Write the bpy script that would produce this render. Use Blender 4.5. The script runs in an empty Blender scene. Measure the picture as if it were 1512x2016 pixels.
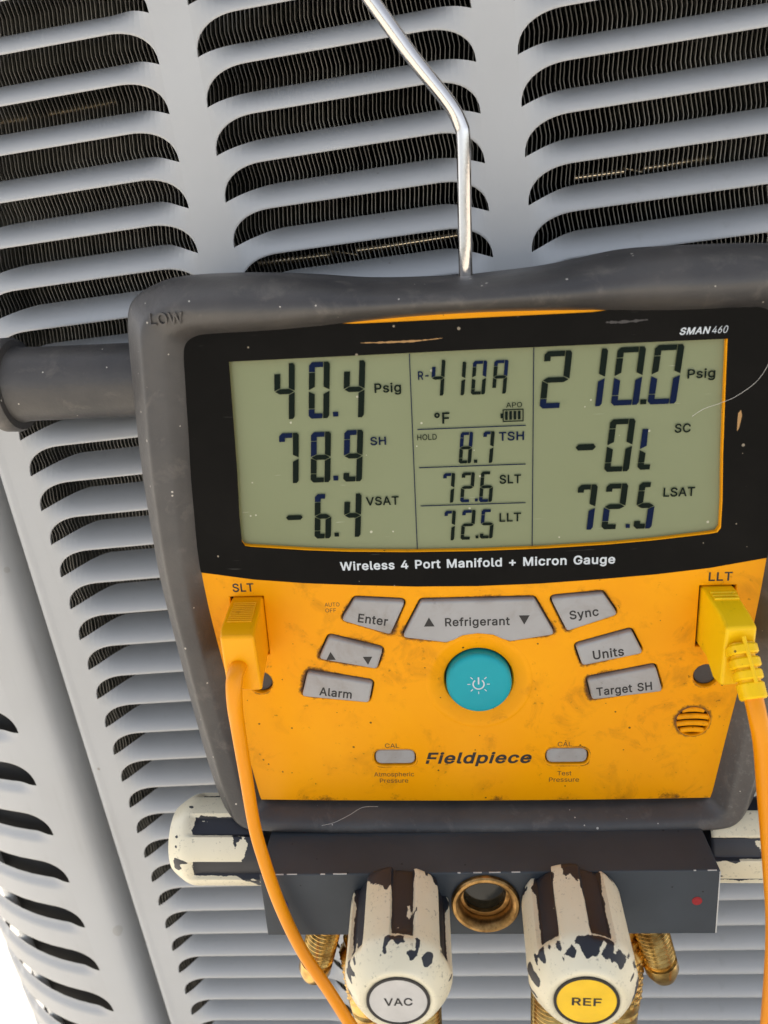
import bpy, math, random
from math import sin, cos, pi, radians
from mathutils import Vector, Matrix, noise
from mathutils.geometry import tessellate_polygon
random.seed(7)
scene = bpy.context.scene
COL = scene.collection
MM = 0.001
Z0 = 0.72                      # height of the grille's origin above the ground, metres

# ------------------------------------------------------------------ camera
cam_d = bpy.data.cameras.new('camera')
cam = bpy.data.objects.new('camera', cam_d); COL.objects.link(cam)
cam_d.sensor_fit = 'VERTICAL'; cam_d.sensor_height = 24.0; cam_d.lens = 24.0 * 1600 / 2016
cam_d.clip_start = 0.01; cam_d.clip_end = 200
CR = Matrix(((0.98519, -0.09063, -0.14559), (0.10499, -0.35254, 0.92989), (-0.1356, -0.9314, -0.3378)))
right, down, fwd = CR.col[0], CR.col[1], CR.col[2]
cm = Matrix.Identity(4)
for i in range(3):
    cm[i][0] = right[i]; cm[i][1] = -down[i]; cm[i][2] = -fwd[i]
CAMPOS = Vector((108.711, -323.693, -62.811)) * MM + Vector((0, 0, Z0))
cm.translation = CAMPOS
cam.matrix_world = cm
cam_d.dof.use_dof = True; cam_d.dof.focus_distance = 0.305; cam_d.dof.aperture_fstop = 10.0
scene.camera = cam

# ------------------------------------------------------------------ world, sun, exposure
SUN_DIR = Vector((-0.42, 0.62, 0.60)).normalized()     # towards the sun
world = bpy.data.worlds.new('World'); scene.world = world; world.use_nodes = True
wn = world.node_tree; wn.nodes.clear()
sky = wn.nodes.new('ShaderNodeTexSky'); sky.sky_type = 'NISHITA'; sky.sun_disc = False
sky.sun_elevation = math.asin(SUN_DIR.z); sky.sun_rotation = math.atan2(SUN_DIR.x, SUN_DIR.y)
sky.air_density = 0.8; sky.dust_density = 3.0; sky.ozone_density = 0.3
bg = wn.nodes.new('ShaderNodeBackground'); bg.inputs['Strength'].default_value = 0.11
wo = wn.nodes.new('ShaderNodeOutputWorld')
hs = wn.nodes.new('ShaderNodeHueSaturation'); hs.inputs['Saturation'].default_value = 0.42      # hazy, pale sky as the camera's white balance shows it
wn.links.new(sky.outputs[0], hs.inputs['Color']); wn.links.new(hs.outputs[0], bg.inputs[0]); wn.links.new(bg.outputs[0], wo.inputs[0])
sun_d = bpy.data.lights.new('sun', 'SUN'); sun_d.energy = 4.5; sun_d.angle = radians(.5); sun_d.color = (1.0, 0.91, 0.79)
sun = bpy.data.objects.new('sun', sun_d); COL.objects.link(sun)
sun.rotation_euler = SUN_DIR.to_track_quat('Z', 'Y').to_euler()
vs = scene.view_settings
vs.view_transform = 'Standard'; vs.look = 'None'; vs.exposure = 1.72; vs.gamma = 1.0; vs.use_curve_mapping = False

# ------------------------------------------------------------------ materials
def lin(r, g, b):
    f = lambda c: c / 12.92 if c <= 0.04045 else ((c + 0.055) / 1.055) ** 2.4
    return (f(r / 255), f(g / 255), f(b / 255), 1)

class NT:
    def __init__(s, name):
        s.m = bpy.data.materials.new(name); s.m.use_nodes = True
        s.t = s.m.node_tree; s.b = s.t.nodes['Principled BSDF']
        s.tc = s.t.nodes.new('ShaderNodeTexCoord')
    def n(s, kind, **kw):
        x = s.t.nodes.new(kind)
        for k, v in kw.items():
            if k.startswith('i_'):
                x.inputs[k[2:]].default_value = v
            else: setattr(x, k, v)
        return x
    def l(s, a, b): s.t.links.new(a, b)
    def noise(s, scale, detail=4, rough=0.55, dist=0, vec=None):
        x = s.n('ShaderNodeTexNoise'); x.inputs['Scale'].default_value = scale
        x.inputs['Detail'].default_value = detail; x.inputs['Roughness'].default_value = rough
        x.inputs['Distortion'].default_value = dist
        s.l(vec if vec is not None else s.tc.outputs['Object'], x.inputs['Vector']); return x.outputs[0]
    def ramp(s, fac, stops):
        r = s.n('ShaderNodeValToRGB'); e = r.color_ramp.elements
        e[0].position, e[0].color = stops[0][0], stops[0][1]
        e[1].position, e[1].color = stops[1][0], stops[1][1]
        for p, c in stops[2:]:
            q = e.new(p); q.color = c
        s.l(fac, r.inputs[0]); return r.outputs[0]
    def step(s, fac, a, b):
        r = s.n('ShaderNodeMapRange', clamp=True); r.inputs[1].default_value = a; r.inputs[2].default_value = b
        s.l(fac, r.inputs[0]); return r.outputs[0]
    def math(s, op, a, b=None):
        r = s.n('ShaderNodeMath', operation=op)
        for i, v in enumerate((a, b)):
            if v is None: continue
            if isinstance(v, (int, float)): r.inputs[i].default_value = v
            else: s.l(v, r.inputs[i])
        return r.outputs[0]
    def mix(s, fac, a, b):
        r = s.n('ShaderNodeMix', data_type='RGBA')
        for i, v in ((0, fac), (6, a), (7, b)):
            if isinstance(v, (int, float)): r.inputs[i].default_value = v
            elif isinstance(v, tuple): r.inputs[i].default_value = v
            else: s.l(v, r.inputs[i])
        return r.outputs[2]
    def bump(s, h, strength, dist):
        r = s.n('ShaderNodeBump'); r.inputs['Strength'].default_value = strength; r.inputs['Distance'].default_value = dist
        s.l(h, r.inputs['Height']); s.l(r.outputs[0], s.b.inputs['Normal'])
    def set(s, **kw):
        for k, v in kw.items():
            k = k.replace('_', ' ')
            if isinstance(v, (int, float, tuple)): s.b.inputs[k].default_value = v
            else: s.l(v, s.b.inputs[k])
        return s.m

def specks(m, scale, thr, seed=0.0):
    """scattered dots: white where a Voronoi cell's own random value is high and the point is near its centre"""
    mp = m.n('ShaderNodeMapping'); mp.inputs['Location'].default_value = (seed, seed * 1.7, seed * .3)
    m.l(m.tc.outputs['Object'], mp.inputs[0])
    nz = m.noise(scale * 1.6, 2)
    v = m.n('ShaderNodeTexVoronoi'); v.inputs['Scale'].default_value = scale; v.inputs['Randomness'].default_value = 1
    m.l(mp.outputs[0], v.inputs['Vector'])
    sep = m.n('ShaderNodeSeparateColor'); m.l(v.outputs['Color'], sep.inputs[0])
    on = m.math('GREATER_THAN', sep.outputs[0], thr)
    rad = m.math('MULTIPLY', sep.outputs[1], 0.28)
    near = m.math('LESS_THAN', m.math('ADD', v.outputs['Distance'], m.math('MULTIPLY', nz, 0.12)), m.math('ADD', rad, 0.06))
    return m.math('MULTIPLY', on, near)

def mat_paint():
    m = NT('grey_enamel')
    n1 = m.noise(9, 5); n2 = m.noise(160, 3)
    c = m.mix(m.step(n1, .35, .75), lin(178, 179, 179), lin(170, 170, 169))
    d = specks(m, 150, 0.975, 3.1)
    c = m.mix(m.math('MULTIPLY', d, .55), c, lin(120, 106, 90))
    d2 = specks(m, 120, 0.98, 9.4)
    c = m.mix(m.math('MULTIPLY', d2, .6), c, lin(228, 226, 220))
    d3 = specks(m, 52, .93, 6.2)
    c = m.mix(m.math('MULTIPLY', d3, .28), c, lin(132, 120, 104))
    mp = m.n('ShaderNodeMapping'); mp.inputs['Scale'].default_value = (160, 160, 9); m.l(m.tc.outputs['Object'], mp.inputs[0])
    c = m.mix(m.math('MULTIPLY', m.math('MULTIPLY', m.step(m.noise(1.0, 3, .6, 0, mp.outputs[0]), .56, .74), m.step(n1, .45, .7)), .22), c, lin(120, 112, 100))
    m.bump(m.noise(700, 2), .06, .0004)
    return m.set(Base_Color=c, Roughness=m.math('ADD', m.math('MULTIPLY', n2, .12), .34), Specular_IOR_Level=.5)

def mat_rubber():
    m = NT('worn_black_rubber')
    n1 = m.noise(14, 6, .62); n2 = m.noise(90, 5, .7, .4); n3 = m.noise(520, 4, .7)
    c = m.mix(m.step(n1, .35, .66), lin(50, 49, 50), lin(80, 76, 72))
    c = m.mix(m.math('MULTIPLY', m.step(n2, .55, .8), .5), c, lin(122, 115, 106))
    sc = m.math('MULTIPLY', m.step(n1, .58, .72), m.step(n3, .55, .68))
    c = m.mix(m.math('MULTIPLY', sc, .35), c, lin(150, 146, 140))
    c = m.mix(m.math('MULTIPLY', specks(m, 620, .962, 1.2), .85), c, lin(196, 188, 176))
    m.bump(m.math('ADD', m.math('MULTIPLY', n1, 1.6), m.math('MULTIPLY', n3, .18)), .5, .0014)
    return m.set(Base_Color=c, Roughness=m.math('ADD', m.math('MULTIPLY', n2, .25), .30), Specular_IOR_Level=.55)

def mat_plastic(name, c0, c1, dirt=None, amount=0.0, rough=.38, sp=0.0, bump=.08, fine=900, spec=.5, stain=0.0):
    m = NT(name)
    n1 = m.noise(22, 5, .6); n2 = m.noise(75, 5, .68, .6); n3 = m.noise(420, 3, .6)
    c = m.mix(m.step(n1, .3, .7), c0, c1)
    if dirt is not None:
        k = m.math('MULTIPLY', m.math('MULTIPLY', m.step(n2, .52 - stain, .78 - stain), m.step(n1, .38 - stain, .66)), amount)
        c = m.mix(k, c, dirt)
        k2 = m.math('MULTIPLY', m.math('MULTIPLY', m.step(n3, .62, .72), m.step(n2, .5, .7)), min(1, amount * 1.3))
        c = m.mix(k2, c, tuple(x * .45 for x in dirt[:3]) + (1,))
    if sp: c = m.mix(m.math('MULTIPLY', specks(m, 560, sp, 5.5), .85), c, (.02, .012, .006, 1))
    m.bump(m.noise(fine, 2), bump, .0003)
    return m.set(Base_Color=c, Roughness=m.math('ADD', m.math('MULTIPLY', n2, .14), rough - .07), Specular_IOR_Level=spec)

def mat_flat(name, c, rough=.5, metal=0.0, coat=0.0, spec=.5):
    m = NT(name)
    n = m.noise(120, 3)
    col = m.mix(m.step(n, .3, .7), c, tuple(x * .86 for x in c[:3]) + (1,))
    return m.set(Base_Color=col, Roughness=rough, Metallic=metal, Coat_Weight=coat, Coat_Roughness=.05, Specular_IOR_Level=spec)

def mat_bezel():
    m = NT('black_lens_print')
    n = m.noise(26, 5, .65); n3 = m.noise(300, 3)
    c = m.mix(m.step(n, .45, .8), (.002, .002, .002, 1), (.006, .0055, .005, 1))
    c = m.mix(m.math('MULTIPLY', specks(m, 480, .962, 2.7), .8), c, lin(150, 138, 120))
    c = m.mix(m.math('MULTIPLY', scratches(m, 1), .1), c, lin(150, 148, 140))
    return m.set(Base_Color=c, Roughness=m.math('ADD', m.math('MULTIPLY', n, .15), .05), Specular_IOR_Level=.07)

def scratches(m, seed):
    tot = None
    for k, a in enumerate((.5, 1.3, 2.2)):
        mp = m.n('ShaderNodeMapping'); mp.inputs['Rotation'].default_value = (0, 0, a + seed)
        mp.inputs['Location'].default_value = (seed + k, k * .37, 0)
        mp.inputs['Scale'].default_value = (70, 1300, 0.0)
        m.l(m.tc.outputs['Object'], mp.inputs[0])
        nz = m.noise(1.0, 2, .5, .35, mp.outputs[0])
        s = m.step(nz, .76, .79)
        tot = s if tot is None else m.math('MAXIMUM', tot, s)
    return tot

def mat_lcd():
    m = NT('grey_green_lcd')
    n = m.noise(7, 3)
    c = m.mix(m.step(n, .3, .7), lin(123, 130, 97), lin(116, 122, 87))
    c = m.mix(m.math('MULTIPLY', specks(m, 520, .968, 7.7), .6), c, lin(205, 200, 180))
    c = m.mix(m.math('MULTIPLY', scratches(m, 3), .25), c, lin(210, 210, 190))
    return m.set(Base_Color=c, Roughness=.45, Coat_Weight=.3, Coat_Roughness=.05, Coat_IOR=1.5, Specular_IOR_Level=.2)

def mat_knob():
    m = NT('cream_plastic_with_worn_black_paint')
    at = m.n('ShaderNodeAttribute', attribute_name='paint'); 
    n1 = m.noise(170, 6, .65, .4); n2 = m.noise(640, 5, .75); n3 = m.noise(28, 3)
    # paint survives where the attribute is high; ragged edge from the noise
    e = m.math('ADD', at.outputs['Fac'], m.math('MULTIPLY', m.math('SUBTRACT', n1, .5), 1.1))
    e = m.math('ADD', e, m.math('MULTIPLY', m.math('SUBTRACT', n2, .5), .7))
    k = m.step(e, .49, .52)
    cream = m.mix(m.step(n3, .3, .7), lin(226, 217, 190), lin(214, 203, 172))
    dirt = m.math('MULTIPLY', m.math('MULTIPLY', m.step(m.noise(900, 3, .7), .58, .64), m.step(n1, .45, .62)), .5)
    cream = m.mix(dirt, cream, lin(60, 52, 44))
    black = m.mix(m.step(n3, .4, .7), lin(26, 28, 36), lin(38, 39, 45))
    c = m.mix(k, cream, black)
    m.bump(m.math('ADD', m.math('MULTIPLY', k, 1.0), m.math('MULTIPLY', n2, .1)), .35, .0003)
    return m.set(Base_Color=c, Roughness=m.math('ADD', m.math('MULTIPLY', k, .12), .34), Subsurface_Weight=0.0)

def mat_metal(name, c, rough, n_scale=200, dark=None):
    m = NT(name)
    n = m.noise(n_scale, 4, .6)
    col = c if dark is None else m.mix(m.step(n, .42, .7), c, dark)
    m.bump(m.noise(n_scale * 3, 3), .05, .0003)
    return m.set(Base_Color=col, Metallic=1.0, Roughness=m.math('ADD', m.math('MULTIPLY', n, .18), rough - .08))

def mat_anod():
    m = NT('slate_anodised_block')
    n = m.noise(30, 4); n2 = m.noise(600, 2)
    c = m.mix(m.step(n, .3, .7), lin(66, 71, 76), lin(58, 62, 66))
    c = m.mix(m.math('MULTIPLY', specks(m, 560, .965, 4.2), .7), c, lin(26, 24, 22))
    m.bump(n2, .1, .0002)
    return m.set(Base_Color=c, Roughness=.45, Specular_IOR_Level=.2)

def mat_ground():
    m = NT('pale_concrete')
    n = m.noise(1.2, 6, .6); n2 = m.noise(40, 6, .7)
    c = m.mix(m.step(n, .3, .7), (.44, .42, .38, 1), (.38, .36, .32, 1))
    c = m.mix(m.math('MULTIPLY', m.step(n2, .5, .8), .4), c, (.35, .31, .27, 1))
    m.bump(n2, .4, .004)
    return m.set(Base_Color=c, Roughness=.9)

def mat_fins():
    m = NT('weathered_aluminium_fins')
    n = m.noise(30, 4); n2 = m.noise(8, 3)
    c = m.mix(m.step(n, .35, .7), lin(150, 148, 142), lin(106, 104, 99))
    c = m.mix(m.math('MULTIPLY', m.step(n2, .45, .75), .5), c, lin(80, 77, 72))
    return m.set(Base_Color=c, Metallic=.55, Roughness=.42)

def mat_ring():
    m = NT('caked_brown_dirt')
    at = m.n('ShaderNodeAttribute', attribute_name='edge')
    n1 = m.noise(140, 5, .7); n2 = m.noise(900, 3, .7); n0 = m.noise(38, 3)
    e = m.math('ADD', m.math('MULTIPLY', at.outputs['Fac'], .75), m.math('MULTIPLY', m.math('SUBTRACT', n1, .5), 1.5))
    e = m.math('ADD', e, m.math('MULTIPLY', m.math('SUBTRACT', n2, .5), .9)); e = m.math('ADD', e, m.math('MULTIPLY', m.math('SUBTRACT', n0, .5), 2.4))
    k = m.math('MULTIPLY', m.step(e, .50, 1.05), .85)
    return m.set(Base_Color=(.10, .042, .007, 1), Roughness=.7, Alpha=k)
RINGDIRT = mat_ring()
ENAMEL = mat_paint(); RUBBER = mat_rubber()
YEL = mat_plastic('amber_yellow_plastic', lin(240, 161, 0), lin(234, 152, 0), lin(120, 72, 18), .75, .36, .95, .07, spec=.15)
PLUGY = mat_plastic('bright_yellow_vinyl', lin(241, 167, 0), lin(236, 159, 0), lin(150, 88, 10), .3, .34, .985, spec=.25)
PLUGY2 = mat_plastic('lemon_yellow_vinyl', lin(248, 200, 4), lin(240, 190, 4), lin(96, 78, 40), .6, .4, .98, spec=.3)
CABLE = mat_plastic('orange_vinyl_cable', lin(236, 150, 0), lin(230, 140, 0), None, 0, .33, spec=.3)
GREYK = mat_plastic('grey_keypad_rubber', lin(162, 161, 160), lin(150, 147, 144), lin(118, 104, 84), .6, .5, .985, stain=.05)
TEAL = mat_plastic('teal_keypad_rubber', lin(18, 156, 166), lin(14, 146, 158), None, 0, .5, spec=.3)
BEZEL = mat_bezel(); LCDM = mat_lcd(); KNOB = mat_knob(); ANOD = mat_anod(); GROUND = mat_ground(); FINS = mat_fins()
CAPM = mat_flat('charcoal_cap', lin(58, 54, 52), .5)
SCUFF = mat_flat('scuffed_tan', lin(168, 128, 78), .7)
CHIP = mat_flat('bare_metal_chip', lin(190, 190, 186), .4)
INK = mat_flat('black_ink', (.012, .010, .010, 1), .55)
INKW = mat_flat('white_ink', lin(200, 206, 210), .5)
SEGD = mat_flat('dark_lcd_segment', lin(16, 26, 20), .5, 0, 0, .06)
SEGB = mat_flat('blue_lcd_segment', lin(12, 26, 56), .5, 0, 0, .06)
GRIME = mat_flat('brown_grime', (.03, .018, .008, 1), .8)
DARK = mat_flat('interior_shade_black', (.012, .012, .012, 1), .8)
BRASS = mat_metal('brass', lin(216, 178, 104), .22, 160, lin(140, 104, 52))
BRONZE = mat_metal('worn_bronze', lin(184, 146, 92), .4, 220, lin(110, 82, 46))
STEEL = mat_metal('stainless_steel', lin(214, 208, 202), .12, 300)
GLINT = mat_metal('sun_glint_metal', lin(250, 226, 190), .16, 500)  # pale metal for the added rods that imitate sun glints in the coil
COPPER = mat_metal('copper_tube', lin(214, 160, 110), .22, 120)
GLASSD = mat_flat('dark_sight_glass', (.010, .011, .009, 1), .12, 0, 0, .4)
REDP = mat_flat('red_paint', lin(150, 36, 40), .6, 0, 0, .3)
BLUEP = mat_flat('blue_paint', lin(30, 44, 110), .5)
STICKG = mat_flat('grey_sticker', lin(196, 192, 186), .35)
STICKY = mat_flat('yellow_sticker', lin(244, 196, 30), .35)
WHITEP = mat_flat('white_pipe_cover', lin(235, 232, 225), .5)
LINT = mat_flat('pale_lint', lin(210, 205, 195), .8)

# ------------------------------------------------------------------ object helpers
def link(o, parent=None):
    COL.objects.link(o)
    if parent is not None: o.parent = parent
    return o
def tag(o, label, cat, group=None, kind=None):
    if label: o['label'] = label
    if cat: o['category'] = cat
    if group: o['group'] = group
    if kind: o['kind'] = kind
    return o
def empty(name, mat4, label, cat, group=None):
    o = bpy.data.objects.new(name, None); o.empty_display_size = .02
    link(o); o.matrix_world = mat4
    return tag(o, label, cat, group)
def mesh(name, verts, faces, mat, parent=None, smooth=True, sharp=None, mats=None, mi=None):
    me = bpy.data.meshes.new(name)
    me.from_pydata([(v[0] * MM, v[1] * MM, v[2] * MM) for v in verts], [], faces)
    for m in (mats or [mat]): me.materials.append(m)
    if mi: me.polygons.foreach_set('material_index', mi)
    me.polygons.foreach_set('use_smooth', [smooth] * len(me.polygons))
    me.update()
    if sharp is not None and smooth:
        me.set_sharp_from_angle(angle=radians(sharp))
    return link(bpy.data.objects.new(name, me), parent)
def from_curve(cu, name, mat, parent, smooth=False):
    cu_o = bpy.data.objects.new('tmp', cu); COL.objects.link(cu_o)
    dg = bpy.context.evaluated_depsgraph_get()
    me = bpy.data.meshes.new_from_object(cu_o.evaluated_get(dg))
    bpy.data.objects.remove(cu_o); bpy.data.curves.remove(cu)
    me.name = name; me.materials.clear(); me.materials.append(mat)
    return me
def roundpoly(pts, r, n=5):
    out = []; N = len(pts)
    rr = r if isinstance(r, (list, tuple)) else [r] * N
    for i in range(N):
        p = Vector(pts[i][:2]); a = Vector(pts[i - 1][:2]) - p; b = Vector(pts[(i + 1) % N][:2]) - p
        if rr[i] <= 0: out.append((p.x, p.y)); continue
        ang = a.angle(b); d = min(rr[i] / max(math.tan(ang / 2), .05), a.length * .45, b.length * .45)
        p0 = p + a.normalized() * d; p2 = p + b.normalized() * d
        for k in range(n + 1):
            t = k / n; q = p0 * (1 - t) ** 2 + p * 2 * t * (1 - t) + p2 * t * t
            out.append((q.x, q.y))
    return out
def circle(u, v, r, n=40): return [(u + r * cos(2 * pi * i / n), v + r * sin(2 * pi * i / n)) for i in range(n)]
def plate(name, outer, holes, w0, w1, mat, parent, bevel=.3, smooth=False, seg=2):
    """a slab between depths w0 and w1 with rounded edges, through holes where asked"""
    cu = bpy.data.curves.new(name, 'CURVE'); cu.dimensions = '2D'; cu.fill_mode = 'BOTH'
    for loop in [outer] + list(holes):
        s = cu.splines.new('POLY'); s.points.add(len(loop) - 1); s.use_cyclic_u = True
        for p, q in zip(s.points, loop): p.co = (q[0], q[1], 0, 1)
    bevel = min(bevel, (w1 - w0) / 2 * .98)
    cu.extrude = (w1 - w0) / 2 - bevel; cu.bevel_depth = bevel; cu.bevel_resolution = seg; cu.offset = -bevel
    me = from_curve(cu, name, mat, parent)
    me.transform(Matrix.Translation((0, 0, (w0 + w1) / 2))); me.transform(Matrix.Scale(MM, 4))
    me.polygons.foreach_set('use_smooth', [True] * len(me.polygons)); me.set_sharp_from_angle(angle=radians(32))
    return link(bpy.data.objects.new(name, me), parent)
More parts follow.
